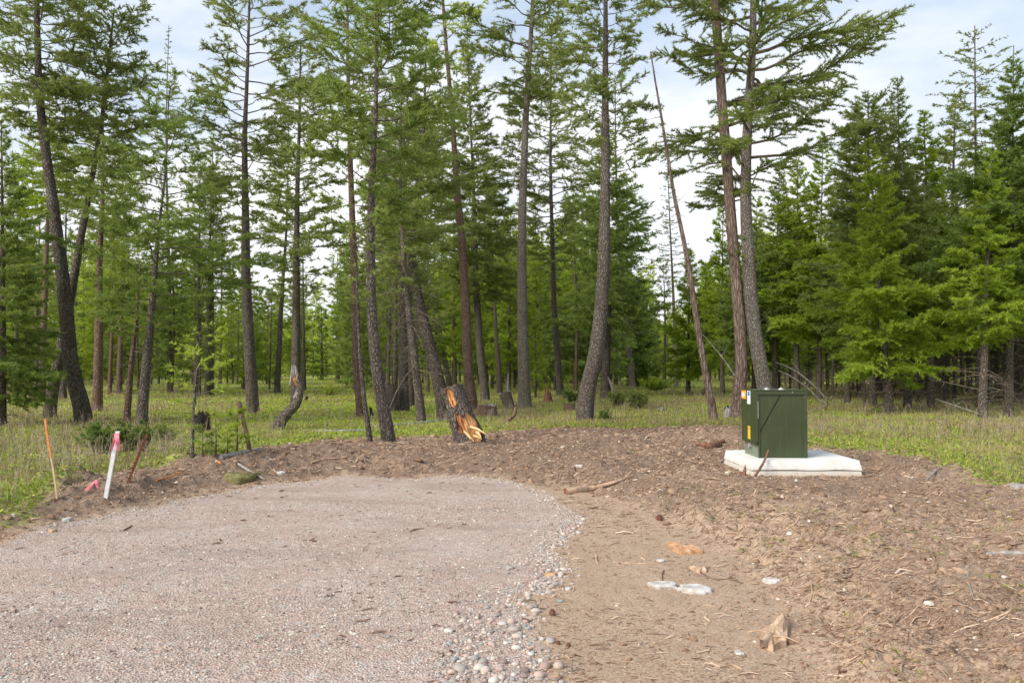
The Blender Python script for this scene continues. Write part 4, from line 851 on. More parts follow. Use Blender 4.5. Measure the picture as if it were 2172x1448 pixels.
# door hood on the open end, with folded front edge
def hood(b):
    V = [(x0 - .050, y0 - .006, zb + .205), (x0 - .050, y1 + .004, zb + .205), (x0 - .050, y0 - .006, zt - .012), (x0 - .050, y1 + .004, zt - .012),
         (x0 - .004, y0 - .006, zb + .235), (x0 - .004, y1 + .004, zb + .235), (x0 - .004, y0 - .006, zt - .012), (x0 - .004, y1 + .004, zt - .012)]
    b.add(V, [(0, 2, 3, 1), (4, 5, 7, 6), (0, 4, 6, 2), (1, 3, 7, 5), (2, 6, 7, 3), (0, 1, 5, 4)], 0, .5)
door = part('door', 'green', hood, bv=.006)
part('door_edge', 'green', lambda b: box(b, x0 - .056, x0 - .0505, y0 - .002, y0 + .03, zb + .22, zt - .02), par=door)
part('latch', 'zinc', lambda b: (box(b, x0 - .030, x0 - .001, y0 + .36, y0 + .45, zb + .135, zb + .198), box(b, x0 - .012, x0 - .001, y0 + .5, y0 + .53, zb + .10, zb + .15)))
part('hinge', 'zinc', lambda b: box(b, x0 - .012, x0 - .004, y0 - .010, y0 - .0065, zb + .60, zb + .86), bv=.001)
# diagonal crease
def crease(b):
    a = np.array((x0 + .024, y0 + .0115, zb + .395)); c = np.array((x0 + .335, y0 + .0115, zt - .080)); d = nrm(c - a); n_ = np.array((-d[2], 0, d[0])) * .0065
    V = [a - n_, a + n_, c + n_, c - n_]; V2 = [v - np.array((0, .003, 0)) for v in V]
    b.add(np.array(V + V2), [(0, 1, 2, 3), (7, 6, 5, 4), (0, 4, 5, 1), (1, 5, 6, 2), (2, 6, 7, 3), (3, 7, 4, 0)], 0, .5)
part('crease', 'seam', crease, bv=0)
for bx_, by_ in ((3.945, 12.35), (4.15, 12.30)):
    def bolt(b, bx_=bx_, by_=by_):
        for rr_, h0, h1 in ((.052, 0, .006), (.040, .006, .016), (.020, .016, .030)):
            solid_tube(b, [(bx_, by_, zt + h0), (bx_, by_, zt + h1)], [rr_, rr_ * .93], 12)
    part('lifting_bolt', 'zinc', bolt, bv=.002)
part('screw', 'zinc', lambda b: solid_tube(b, [(x1 - .225, y0 - .016, zt - .036), (x1 - .225, y0 - .0075, zt - .036)], [.007, .008], 8), bv=0)
def mat_flat(n, c, rough=.5): m, t = mat_new(n); finish(t, c, rough, spec=.3); return m
for n_, c_ in (('s_white', (.80, .80, .78)), ('s_blue', (.10, .22, .50)), ('s_bluepale', (.42, .56, .78)), ('s_orange', (.80, .33, .03)), ('s_yellow', (.85, .58, .02)), ('s_ink', (.05, .05, .05)), ('s_tan', (.62, .42, .28))): M[n_] = mat_flat(n_[2:] + '_decal', c_)
def sticker(nm, rects, lab, th=.0014):
    xs = x0 - .050; mb = MB(); mats = []
    for i, (ya, yb, za, zb_, mt) in enumerate(rects):
        if mt not in mats: mats.append(mt)
        t_ = th * (1 + (i > 0) * .6 + .2 * (i % 3) * (i > 0)); box(mb, xs - t_, xs - .0002, ya, yb, za, zb_, mats.index(mt), .5)
    o = mb.obj(nm, [M[m_] for m_ in mats], door, loc=BO, label=lab)
ye = y1 - .012
rc = [(ye - .24, ye, zt - .155, zt - .022, 's_orange'), (ye - .17, ye - .02, zt - .125, zt - .055, 's_white')] + [(ye - .15, ye - .04, zt - .075 - .016 * k, zt - .069 - .016 * k, 's_tan') for k in range(3)]
sticker('warning_sticker', rc, 'orange warning sticker with white field')
yc = y0 + .235
rc = [(yc - .0, yc + .17, zt - .225, zt - .022, 's_white'), (yc + .03, yc + .14, zt - .10, zt - .032, 's_blue')] + [(yc + .02, yc + .15, zt - .122 - .018 * k, zt - .115 - .018 * k, 's_bluepale') for k in range(5)]
sticker('info_sticker', rc, 'white sticker with blue header')
yc = y0 + .26
rc = [(yc, yc + .12, zb + .262, zb + .46, 's_yellow'), (yc + .008, yc + .112, zb + .405, zb + .44, 's_orange')] + [(yc + .02, yc + .10, zb + .37 - .028 * k, zb + .380 - .028 * k, 's_orange') for k in range(4)]
sticker('caution_sticker', rc, 'small yellow caution sticker near the bottom')

# ------------------------------------------------------------------ wood pieces, stumps, snags
M['orange_wood'] = mat_rnd('fresh_split_wood', ((0, (.09, .04, .02)), (.25, (.36, .14, .05)), (.55, (.62, .29, .10)), (.85, (.72, .42, .17)), (1, (.74, .54, .30))), .85, .2, 26)
M['grain'] = mat_simple('splintered_orange_wood', (.28, .12, .055), (.66, .42, .24), 11, .85, .22, bdist=.02, bstr=1)
M['moss'] = mat_simple('mossy_turf', (.10, .075, .04), (.24, .23, .08), 14, .95, bdist=.03, bstr=1)
M['rot'] = mat_simple('rotten_red_wood', (.10, .045, .03), (.28, .14, .09), 16, .95, .4, bdist=.02, bstr=1)
M['grey_wood'] = mat_simple('silver_weathered_wood', (.15, .135, .12), (.40, .375, .34), 12, .85, .15, bdist=.012, bstr=.8)
M['brown_wood'] = mat_simple('barky_brown_wood', (.075, .045, .032), (.24, .16, .115), 14, .95, .6, bdist=.02, bstr=1)
M['tan_wood'] = mat_simple('bare_tan_wood', (.30, .19, .12), (.62, .44, .30), 12, .85, .5, bdist=.012, bstr=.8)
M['char'] = mat_simple('charred_wood', (.010, .008, .007), (.045, .036, .030), 12, .95, .4, bdist=.03, bstr=1)
def tag_base(px, py, Y=None):
    if Y is None: return P(px, py)
    q = at(px, py, Y); return np.array((q[0], Y, Tz(q[0], Y)))
def rag_tube(mb, path, rad, sides, n, seed, mat=0, jag=.1, rough=.1, cap=1, flare=0., ribs=0., bottom=False):
    """bark-like stump tube with a jagged rim"""
    r = np.random.default_rng(seed); pp = interp_path(path, n); rr = np.interp(np.linspace(0, 1, n), np.linspace(0, 1, len(rad)), rad); hh = np.linspace(0, 1, n)
    th = np.arange(sides) / sides * 2 * np.pi
    V, F = tubes(pp[None], rr[None], sides); V = V.reshape(n, sides, 3); c = pp[:, None]
    k = 1 + rough * fbm(np.cos(th) * 1.7 + hh[:, None] * 1.5 + seed, np.sin(th) * 1.7 + hh[:, None] * 2, 4, seed % 50) + flare * np.exp(-hh[:, None] / .16) * (1 + .5 * np.cos(th * 4 + seed)) + ribs * np.abs(np.sin(th * 6))
    V = c + (V - c) * k[..., None]
    j = jag * (fbm(np.cos(th) * 3 + seed, np.sin(th) * 3, 4, 3) + .3 * r.normal(0, 1, sides))
    up = nrm(pp[-1] - pp[-2]); V[-1] += up * j[:, None]; V[-2] += up * (j * .7)[:, None]
    mb.add(V.reshape(-1, 3), F, mat, .5)
    if cap is not None:
        ring = V[-1]; inner = c[-1] + (ring - c[-1]) * .72 - up * jag * .35; cc = c[-1, 0] - up * jag * .7
        VV = np.vstack([ring, inner, cc]); q = np.arange(sides); q2 = (q + 1) % sides
        mb.add(VV, np.stack([q, q2, q2 + sides, q + sides], 1), cap, r.uniform(.3, .8)); mb.add(VV, np.stack([q + sides, q2 + sides, np.full(sides, 2 * sides)], 1), cap, .5)
    return V
def stump(name, px, py, h, w_, label, bark='bark_dark', top='tan_wood', lean=(0, 0), jag=.08, seed=1, taper=.85, flare=.25, Y=None, cat='stump', ribs=0., group=None):
    b = tag_base(px, py, Y); Yb = b[1]; k = Yb / F_PX
    H = h * k; R0 = w_ * k / 2
    path = np.array([(0, 0, -.12), (0, 0, 0), (lean[0] * H * .5, lean[1] * H * .5, H * .5), (lean[0] * H, lean[1] * H, H)]) + b
    mb = MB(); rag_tube(mb, path, [R0, R0, R0 * (1 + taper) / 2, R0 * taper], 28, 12, seed, 0, jag, .16, 1, flare, ribs)
    mb.obj(name, [M[bark], M[top]], smooth=True, loc=b, label=label, cat=cat, group=group)
def stick(name, pts, wds, label, mat='brown_wood', cat='branch', sides=7, rough=.15, depth=None, lift=0., forks=(), group=None, seed=1, capmat=None, kidmat=None):
    """pts: pixels on the ground (or at a depth); wds in px"""
    W = []
    for i, p in enumerate(pts):
        if depth is not None: q = at(p[0], p[1], depth if np.isscalar(depth) else depth[i])
        else: q = P(p[0], p[1])
        W.append(q)
    W = np.array(W); k = W[:, 1].mean() / F_PX / 2; rad = np.array(wds) * k
    if depth is None: W[:, 2] += rad.max() * .55 + lift
    o = W[0].copy(); n = max(8, len(pts) * 4); pp = interp_path(W, n)
    mb = MB(); solid_tube(mb, pp, np.interp(np.linspace(0, 1, n), np.linspace(0, 1, len(rad)), rad), sides, 0, .5, rough=rough, seed=seed, capmat=1 if capmat else None)
    for (t, dx, dy, dz, rr_) in forks:
        s0 = pp[int(t * (n - 1))]; e = s0 + np.array((dx, dy, dz)); m_ = (s0 + e) / 2 + np.array((dz * .15, 0, abs(dx) * .12))
        solid_tube(mb, interp_path([s0, m_, e], 6), np.linspace(rr_, rr_ * .35, 6), 5, 0, .5, rough=rough, seed=seed)
    return mb.obj(name, [M[mat]] + ([M[capmat]] if capmat else []), smooth=True, loc=o, label=label, cat=cat, group=group)
def chunk(name, pts, label, th, mat='grain', cat='wood chunk', seed=1, up=0.):
    """a broken slab of wood: outline given on the ground, ragged top with grain ridges"""
    r = np.random.default_rng(seed); W = np.array([P(*p) for p in pts]); c = W.mean(0); mb = MB(); n = len(W)
    ring = []
    for i in range(n):
        a, b = W[i], W[(i + 1) % n]
        for t in (0, .33, .66): ring.append(a + (b - a) * t + r.normal(0, .006, 3) * (t > 0))
    ring = np.array(ring); m = len(ring); ring[:, 2] = T(ring[:, 0], ring[:, 1])
    L = [ring - (0, 0, .02), c + (ring - c) * .97 + np.c_[np.zeros((m, 2)), th * r.uniform(.35, .7, m)], c + (ring - c) * .62 + np.c_[np.zeros((m, 2)), th * r.uniform(.7, 1.1, m) + up * (ring[:, 1] - c[1])]]
    V = np.vstack(L + [[c + (0, 0, th)]]); q = np.arange(m); q2 = (q + 1) % m
    for k in range(2): mb.add(V, np.stack([q + k * m, q2 + k * m, q2 + (k + 1) * m, q + (k + 1) * m], 1), 0, .5)
    mb.add(V, np.stack([q + 2 * m, q2 + 2 * m, np.full(m, 3 * m)], 1), 0, .5)
    return mb.obj(name, [M[mat]], smooth=False, loc=c, label=label, cat=cat)

# gouged stump: bark tube with torn openings over a core of split wood
b = tag_base(992, 934); Yb = b[1]; kk_ = Yb / F_PX
gs = empty('gouged_stump', b, label='big leaning stump with bark torn away to bright orange splintered wood', cat='stump')
q0 = at(990, 934, Yb); q1 = at(977, 880, Yb); q2_ = at(957, 821, Yb)
path = np.array([b + (0, 0, -.15), b, (q1[0], Yb, q1[2]), (q2_[0], Yb + .03, q2_[2])])
path[:, 0] += 0; sides, n = 96, 70
pp = interp_path(path, n); hh = np.linspace(0, 1, n); th = np.arange(sides) / sides * 2 * np.pi
rr = np.interp(hh, (0, .13, .5, 1), (34 * kk_, 33 * kk_, 27 * kk_, 23.5 * kk_))
V, F = tubes(pp[None], rr[None], sides); V = V.reshape(n, sides, 3); c = pp[:, None]; D = nrm(V - c)
kx = 1 + .10 * fbm(np.cos(th) * 2 + hh[:, None] * 2, np.sin(th) * 2 + hh[:, None] * 3, 4, 12) + .28 * np.exp(-hh[:, None] / .22) * np.maximum(D[..., 0], 0)
Vb = c + (V - c) * kx[..., None]; Vb[-1, :, 2] += .05 * fbm(np.cos(th) * 3, np.sin(th) * 3, 3, 5)
# opening mask from horizontal position across the trunk as seen on its open side, and height
fx = D[..., 0]; fy = -D[..., 1]; H_ = np.repeat(hh[:, None], sides, 1); nz = .5 * fbm(fx * 4 + 9, H_ * 9, 4, 14) + .22 * fbm(fx * 14, H_ * 12, 2, 15)
def blob(cx, cz, wx, wz): return 1 - ((fx - cx) / wx) ** 2 - ((H_ - cz) / wz) ** 2
front = fy > -.25
m1 = blob(-.22, .84, .40, .17) + nz; m2 = blob(-.12, .43, .38, .20) + nz; m3 = blob(.52 , .30, .42 - .0 * H_, .30) + nz * .8; m4 = blob(-.95, .78, .16, .14) + nz
op = front & (np.maximum.reduce([m1, m2, m3, m4]) > .25)
opf = op.reshape(-1)[F].mean(1) > .5
mb = MB(); mb.add(Vb.reshape(-1, 3), F[~opf], 0, .5)
mb.obj('bark', [M['bark_grey']], gs, smooth=True, loc=b)
depth_ = 1 - .10 - .08 * fbm(fx * 11 + 2, H_ * 3, 3, 17) - .10 * np.maximum(m3, 0).clip(0, 1) * (fy > 0)
Vc = c + (V - c) * (kx * (depth_ + .05 * fbm(fx * 26, H_ * 12, 3, 33)))[..., None]; mb = MB()
rn = np.clip(.40 + .30 * (fx > .12) * (H_ < .62) + .75 * fbm(fx * 12, H_ * 5, 4, 18, .7) + .35 * fbm(fx * 30, H_ * 9, 3, 19) - .25 * (np.abs(fx + .12) < .4) * (H_ < .62), 0, 1)
mb.add(Vc.reshape(-1, 3), F, 0, rn.reshape(-1)); top = Vc[-1]; VV = np.vstack([top, c[-1, 0] - (0, 0, .03)]); q = np.arange(sides); mb.add(VV, np.stack([q, (q + 1) % sides, np.full(sides, sides)], 1), 0, .3)
mb.obj('heartwood', [M['orange_wood']], gs, smooth=True, loc=b)
mb = MB(); q = np.arange(sides); rim = Vb[-1]; inn = Vc[-1] + (0, 0, .012); VV = np.vstack([rim, inn, c[-1, 0] + (0, 0, .005)]); mb.add(VV, np.stack([q, (q + 1) % sides, (q + 1) % sides + sides, q + sides], 1), 0, .5); mb.add(VV, np.stack([q + sides, (q + 1) % sides + sides, np.full(sides, 2 * sides)], 1), 0, .5)
mb.obj('cut_top', [M['brown_wood']], gs, smooth=False, loc=b)
for (ax, ay, bx_, by_, wd) in ((998, 905, 1032, 921, 7), (985, 915, 1006, 937, 6), (1004, 925, 1022, 931, 5), (992, 922, 998, 932, 6), (1010, 915, 1021, 928, 8)):
    a_ = at(ax, ay, Yb - .30); e_ = at(bx_, by_, Yb - .62); mb = MB(); mid_ = (a_ + e_) / 2 + (0, 0, .02)
    solid_tube(mb, np.array([a_, mid_, e_]), np.array((wd, wd * .7, .8)) * kk_ / 2, 4, 0, .95, rough=.3, seed=int(ax)); mb.obj('splinter', [M['orange_wood']], gs, loc=b)

# curved broken snag
b = tag_base(590, 912); Yb = b[1]; kk_ = Yb / F_PX
sn = empty('broken_snag', b, label='curved broken snag, hooked dark base rising to a shattered silver and rust top', cat='snag')
pth = [b + (-.03, 0, -.15), b] + [at(px, py, Yb) for px, py in ((596, 893), (612, 873), (627, 858), (634, 838), (635, 815), (629, 795))]
mb = MB(); rag_tube(mb, np.array(pth), np.array((13, 12, 11, 10, 9, 8, 7)) * kk_, 24, 40, 5, 0, .06, .10, 1, .12)
mb.obj('trunk', [M['bark_grey'], M['orange_wood']], sn, smooth=True, loc=b)
mb = MB(); pth2 = [at(px, py, Yb - .045) for px, py in ((622, 845), (631, 836), (633, 825), (631, 812))]; solid_tube(mb, interp_path(pth2, 8), np.array((1, 4, 5.2, 5, 5, 4, 3, 1)) * kk_, 8, 0, .5, rough=.2); mb.obj('bare_streak', [M['grey_wood']], sn, smooth=True, loc=b)
mb = MB(); pth3 = [at(px, py, Yb - .02) for px, py in ((634, 822), (630, 808), (624, 792), (621, 780))]; solid_tube(mb, interp_path(pth3, 8), np.array((3, 6, 6.5, 6, 5, 4.2, 3, 1.5)) * kk_, 8, 0, .32, rough=.25); mb.obj('rusty_core', [M['orange_wood']], sn, smooth=False, loc=b)
for k, (ax, ay, bx_, by_, wd) in enumerate(((617, 806, 620, 774, 5), (621, 800, 624, 773, 5), (626, 798, 627, 776, 4), (614, 817, 618, 786, 4), (630, 806, 628, 779, 3))):
    mb = MB(); solid_tube(mb, np.array([at(ax, ay, Yb - .08 - .02 * k), at((ax + bx_) / 2 + 1, (ay + by_) / 2, Yb - .05), at(bx_, by_, Yb - .03)]), np.array((1., wd, wd * .6)) * kk_ / 2 * 1.3, 5, 0, .5, rough=.25, seed=k); mb.obj('splinter', [M['grey_wood']], sn, loc=b)

stump('stump', 428, 916, 36, 36, 'hollow charred stump in the grass behind the leafy saplings', 'char', 'char', seed=21, jag=.12, taper=.92)
stump('stump', 1032, 884, 25, 50, 'low wide mossy cut stump just beyond the gouged stump', 'brown_wood', 'grey_wood', seed=22, jag=.05, taper=.8, flare=.35)
stump('stump', 832, 874, 58, 24, 'tall square-topped dark stub in the middle cluster of trunks', 'bark_dark', 'char', seed=23, jag=.10, taper=.95)
stump('stump', 1083, 868, 36, 24, 'grey flared stump leaning before the tufted pine with a pole stuck behind it', 'bark_grey', 'grey_wood', lean=(-.35, 0), seed=24, jag=.06, taper=1.05, flare=.1)
stump('stump', 1162, 853, 20, 20, 'crumbling red rotten stump with a jagged top in the meadow', 'rot', 'rot', seed=25, jag=.25, taper=.6)
stump('stump', 1165, 826, 14, 8, 'small pointed red snag stub far beyond the rotten stump', 'rot', 'rot', seed=26, jag=.25, taper=.4)
stump('stump', 1208, 871, 15, 27, 'low brown stump hidden in grass by the swept-base pine', 'brown_wood', 'brown_wood', seed=27, jag=.06)
stump('stump', 789, 882, 18, 7, 'small charred peg behind the thin trunk on the bank', 'char', 'char', seed=28, jag=.05, lean=(-.2, 0))
stump('stump', 648, 850, 9, 6, 'tiny dark peg in bright grass next to the snag', 'char', 'char', seed=29, jag=.03, lean=(.4, 0))
stump('stump', 514, 823, 11, 6, 'tiny pale peg far beyond the pole-straight pine', 'brown_wood', 'brown_wood', seed=30, jag=.03)
stump('stump', 51, 846, 12, 11, 'dark stub in the meadow by the thin pinkish trunk', 'char', 'char', seed=31, jag=.05)
stump('stump', 1542, 888, 22, 20, 'small white-grey rotten stump at the foot of the bare red-barked trunk', 'grey_wood', 'char', seed=32, jag=.15, taper=.7, lean=(.1, 0))
stump('stump', 1402, 872, 9, 16, 'small grey root lump in the long grass beside the juniper thicket', 'grey_wood', 'brown_wood', seed=33, jag=.08)
stick('fallen_log', ((642, 915), (730, 916), (780, 915)), (4, 7, 6), 'short thin pale pole lying in the grass near the snag', 'grey_wood', 'log', 8)
stick('fallen_log', ((795, 907), (860, 903), (948, 893)), (6, 9, 7), 'long pale weathered log lying behind the curving pine trunks', 'grey_wood', 'log', 8)
stick('fallen_log', ((468, 972), (510, 964), (556, 953)), (10, 11, 5), 'grey barkless log half buried along the top of the bank', 'grey_wood', 'log', 10)
stick('leaning_post', ((531, 962), (519, 905), (506, 853)), (10, 9, 12), 'weathered leaning broken pole beside the leafy saplings', 'brown_wood', 'post', 8, depth=P(531, 958)[1], capmat='grey_wood')
stick('dead_root', ((1058, 897), (1076, 891), (1090, 880), (1094, 862), (1092, 848)), (7, 8, 8, 7, 2), 'upturned hooked root with orange broken tip behind the gouged stump', 'brown_wood', 'root', 8, depth=P(1070, 897)[1], capmat='grain')
stick('broken_pole', ((1077, 842), (1077, 815), (1078, 792)), (5, 5, 3), 'thin upright pole standing behind the flared grey stump', 'grey_wood', 'pole', 6, depth=P(1083, 868)[1] + .3)
stick('dead_sapling', ((1722, 870), (1755, 858), (1720, 812), (1665, 775), (1645, 768)), (2, 5, 4, 3, 1), 'bent grey dead sapling arching down behind the utility box', 'grey_wood', 'dead branch', 6, depth=28, forks=((.5, .5, 0, -.3, .012), (.7, -.3, 0, .4, .01), (.3, .35, 0, .3, .012)))
stick('dead_sapling', ((1752, 862), (1712, 822), (1668, 793), (1650, 785)), (5, 4, 3, 1), 'straighter thin dead stem crossing the arching sapling behind the box', 'grey_wood', 'dead branch', 6, depth=28.6, forks=((.5, .4, 0, .35, .01),))
stick('dead_sapling', ((1558, 795), (1530, 755), (1500, 720), (1482, 700)), (3, 3, 2, 1), 'fine bare branch slanting between the leaning dead trunk and the red-barked trunk', 'grey_wood', 'dead branch', 5, depth=27.5, forks=((.4, .2, 0, .4, .01),))
stick('fallen_branch', ((2190, 900), (2110, 888), (2040, 865), (1985, 846)), (4, 4, 3, 1), 'long thin dead branch lying aslant against the edge of the dark wood', 'grey_wood', 'dead branch', 6, depth=24, forks=((.4, .3, 0, .25, .012), (.7, -.2, 0, .3, .01), (.8, .3, 0, .12, .01)))
stick('fallen_branch', ((1318, 868), (1306, 840), (1290, 800)), (6, 5, 4), 'leaning grey broken stem behind the swept-base pine', 'grey_wood', 'dead branch', 6, depth=34)

# pieces lying on the dirt
stick('broken_branch', ((1200, 1048), (1222, 1044), (1255, 1040), (1300, 1028), (1342, 1013)), (17, 14, 8, 6, 4), 'barkless branch with thick red-brown torn end lying beyond the gravel corner', 'tan_wood', 'branch', 8, capmat='rot', forks=((.8, .12, .1, .10, .012),))
stick('root_chunk', ((1476, 945), (1500, 950), (1520, 947), (1536, 938)), (8, 15, 12, 6), 'dark knobbly root chunk lying on the dirt near the pad', 'rot', 'root', 8, rough=.35, forks=((.25, -.06, -.1, -.06, .02), (.3, -.12, 0, .08, .016), (.15, -.05, -.3, -.04, .014)))
chunk('wood_slab', ((1413, 1152), (1440, 1158), (1484, 1166), (1492, 1174), (1450, 1176), (1420, 1166)), 'orange splintered wood slab on the dirt, farther of the two torn pieces', .045, seed=3)
chunk('wood_shard', ((1462, 1206), (1484, 1216), (1500, 1212), (1502, 1200), (1494, 1212)), 'small curled wood shard lying just below the orange splintered slab', .03, 'tan_wood', seed=4)
chunk('torn_wood', ((1610, 1352), (1632, 1338), (1668, 1316), (1676, 1330), (1668, 1372), (1640, 1382), (1612, 1370)), 'large torn tan root crown with a cut hollow end, low on the dirt', .06, 'tan_wood', seed=5, up=.1)
stick('torn_root', ((1618, 1376), (1640, 1352), (1660, 1326), (1674, 1306)), (15, 13, 7, 2), 'tapered pale root stub resting on the torn root crown', 'tan_wood', 'root', 9, rough=.2, capmat='brown_wood', forks=((.2, .16, -.05, -.02, .012), (.3, -.14, .04, .0, .01)), lift=.02)
M['white_rock'] = mat_simple('white_limestone', (.34, .30, .26), (.62, .60, .57), 14, .85, bdist=.01, bstr=.8)
M['grey_rock'] = mat_simple('grey_rock', (.22, .20, .19), (.42, .39, .37), 12, .9, bdist=.01, bstr=.8)
def rock(name, px, py, wx, wy, h, label, mat='white_rock', seed=1, rz=0., cat='rock'):
    p = P(px, py); k = p[1] / F_PX; r = np.random.default_rng(seed); v, f = octa(3)
    v = v * (1 + .55 * fbm(v[:, 0] * 2 + seed, v[:, 1] * 2 + v[:, 2] * 1.7, 4, seed, .6)[:, None]); v = np.sign(v) * np.abs(v) ** .8; v[:, 2] = np.minimum(v[:, 2], .62 + .15 * fbm(v[:, 0] * 3, v[:, 1] * 3, 3, 5))
    v = v * np.array((wx * k / 2, wy, h)); c_, s_ = math.cos(rz), math.sin(rz); v = np.stack([v[:, 0] * c_ - v[:, 1] * s_, v[:, 0] * s_ + v[:, 1] * c_, v[:, 2]], 1) + p
    mb = MB(); mb.add(v, f, 0, .5); mb.obj(name, [M[mat]], smooth=True, loc=p, label=label, cat=cat)
rock('rock', 1406, 1244, 62, .085, .050, 'flat white rock slab half sunk in dirt, its end next to the dark crack', seed=3, rz=-.15)
rock('rock', 1474, 1252, 66, .09, .046, 'flat white rock slab continuing past the dark crack toward the pale root crown', seed=4, rz=-.2)
rock('rock', 1637, 1232, 34, .045, .035, 'pale bluish-white oval rock alone on the dirt', seed=5, rz=-.4)
rock('rock', 1402, 1189, 14, .035, .025, 'small white pebble-like rock above the white slabs', seed=6, rz=.6)
rock('rock', 1168, 1219, 26, .035, .03, 'ochre-orange cobble among the grey pebbles', 'grain', seed=7)
rock('rock', 1206, 1249, 14, .03, .025, 'small cream cobble on the dirt just off the pebbles', seed=8)
rock('rock', 142, 1104, 15, .05, .05, 'white rock at the left rim of the gravel', seed=9)
rock('rock', 112, 1127, 12, .045, .04, 'small yellowish rock below the white one at the gravel rim', 'tan_wood', seed=10)
rock('rock', 2160, 1034, 40, .12, .07, 'grey rock in the weeds at the frame edge', 'grey_rock', seed=11)
rock('rock', 596, 1003, 18, .06, .04, 'pale flat rock pressed in the bank of dirt', seed=12)
rock('rock', 1228, 988, 20, .06, .03, 'flat grey-white rock in the dirt beyond the gravel', seed=13)
rock('rock', 1568, 1386, 16, .03, .02, 'small white rock near the bottom beside the torn root crown', seed=14)
rock('moss_clod', 510, 1014, 70, .28, .13, 'rounded mossy turf clod pushed up on the dirt bank', 'moss', seed=15, cat='clod') if 'moss' in M else None
stick('branch', ((2092, 1177), (2130, 1176), (2200, 1178)), (6, 10, 11), 'smooth grey branch end lying at the frame edge', 'grey_wood', 'branch', 8)
for i, (pts, wd, mt, lab) in enumerate((
    (((1720, 1232), (1722, 1262), (1718, 1285), (1726, 1298)), 3.5, 'tan_wood', 'pale thin upright-lying twig between the oval rock and the frame edge'),
    (((2092, 1318), (2118, 1308), (2138, 1280)), 4.5, 'tan_wood', 'forked pale stick in the lower corner, short arm'),
    (((2090, 1278), (2130, 1288), (2180, 1296)), 4.5, 'tan_wood', 'long tan stick crossing the forked one in the lower corner'),
    (((2054, 1200), (2056, 1240), (2066, 1272)), 4, 'grey_wood', 'curved grey twig above the crossed sticks'),
    (((2015, 1370), (2040, 1392), (2070, 1412)), 4, 'brown_wood', 'dark root twig near the bottom frame edge'),
    (((1180, 1445), (1205, 1424), (1230, 1418)), 4, 'grey_wood', 'forked grey twig on dirt beside the pebbles at the bottom'),
    (((1210, 1424), (1214, 1398),), 3, 'grey_wood', 'short side twig meeting the forked grey twig'),
    (((1264, 1178), (1266, 1192), (1270, 1200)), 4, 'tan_wood', 'little bent pale twig on the open dirt'),
    (((1405, 1232), (1405, 1218), (1409, 1209)), 3, 'brown_wood', 'thin dark twig sticking by the white slabs'),
    (((1480, 1212), (1520, 1229), (1560, 1226)), 3, 'brown_wood', 'dark curved twig between the wood shard and the oval rock'),
    (((1300, 1192), (1340, 1195), (1385, 1196)), 3, 'tan_wood', 'straight straw-like twig on the open dirt'),
    (((1965, 1020), (1985, 1000), (1998, 993)), 5, 'grey_wood', 'pale stick on the litter past the far side of the pad'),
    (((1760, 1362), (1790, 1378), (1800, 1384)), 4, 'tan_wood', 'slender reddish twig beside the torn root crown'),
    (((262, 1126), (272, 1120), (280, 1115)), 4, 'brown_wood', 'small curled brown twig on the gravel'),
    (((660, 982), (690, 974), (722, 972)), 4, 'tan_wood', 'pale curved root on the bank of dirt'),
    (((505, 985), (540, 1006), (562, 1018)), 6, 'grey_wood', 'knobbly grey branch lying over the turf clod'))):
    stick('twig', pts, (wd, wd, wd * .5) if len(pts) > 2 else (wd, wd * .5), lab, mt, 'twig', 6, seed=i)
# sticks against the pad
stick('stick', ((1602, 1008), (1617, 985), (1630, 954)), (6, 5, 3), 'reddish stick leaning against the front of the pad', 'rot', 'stick', 7, depth=(11.55, 11.62, 11.9))
stick('wood_stake', ((1577, 1008), (1580, 995), (1581, 985)), (11, 7, 1), 'short pointed wood splinter standing at the pad corner', 'rot', 'stick', 5, depth=11.5)
# cones
def cone_obj(px, py, w_, lab, seed):
    p = P(px, py); k = p[1] / F_PX; Rr = w_ * k / 2; r = np.random.default_rng(seed); mb = MB()
    v, f = octa(2); mb.add(v * np.array((Rr * .7, Rr * .7, Rr * .62)) + p + (0, 0, Rr * .6), f, 0, .2)
    for i in range(60):
        z = -1 + 2 * (i + .5) / 60; a = i * 2.4; d = np.array((math.cos(a) * math.sqrt(1 - z * z), math.sin(a) * math.sqrt(1 - z * z), z)); t_ = nrm(np.cross(d, (0, 0, 1.01)))
        c_ = p + (0, 0, Rr * .6) + d * Rr * .6; mb.add(np.array([c_ - t_ * Rr * .22, c_ + t_ * Rr * .22, c_ + d * Rr * .4 + (0, 0, Rr * .1), c_ + d * Rr * .05 - (0, 0, Rr * .15)]), [(0, 1, 2), (0, 2, 3), (1, 3, 2)], 0, .4)
    mb.obj('pine_cone', [M['rot']], loc=p, label=lab, cat='pine cone')
cone_obj(957, 1386, 12, 'pine cone on the gravel at the bottom', 1); cone_obj(1399, 1103, 17, 'dark pine cone on the dirt slope', 2)
cone_obj(1172, 1304, 17, 'dark cone on dirt next to the pebbles', 3); cone_obj(1184, 1366, 11, 'small cone on the open dirt, one of a pair', 4); cone_obj(1206, 1370, 11, 'second small cone just beside it on the open dirt', 5)

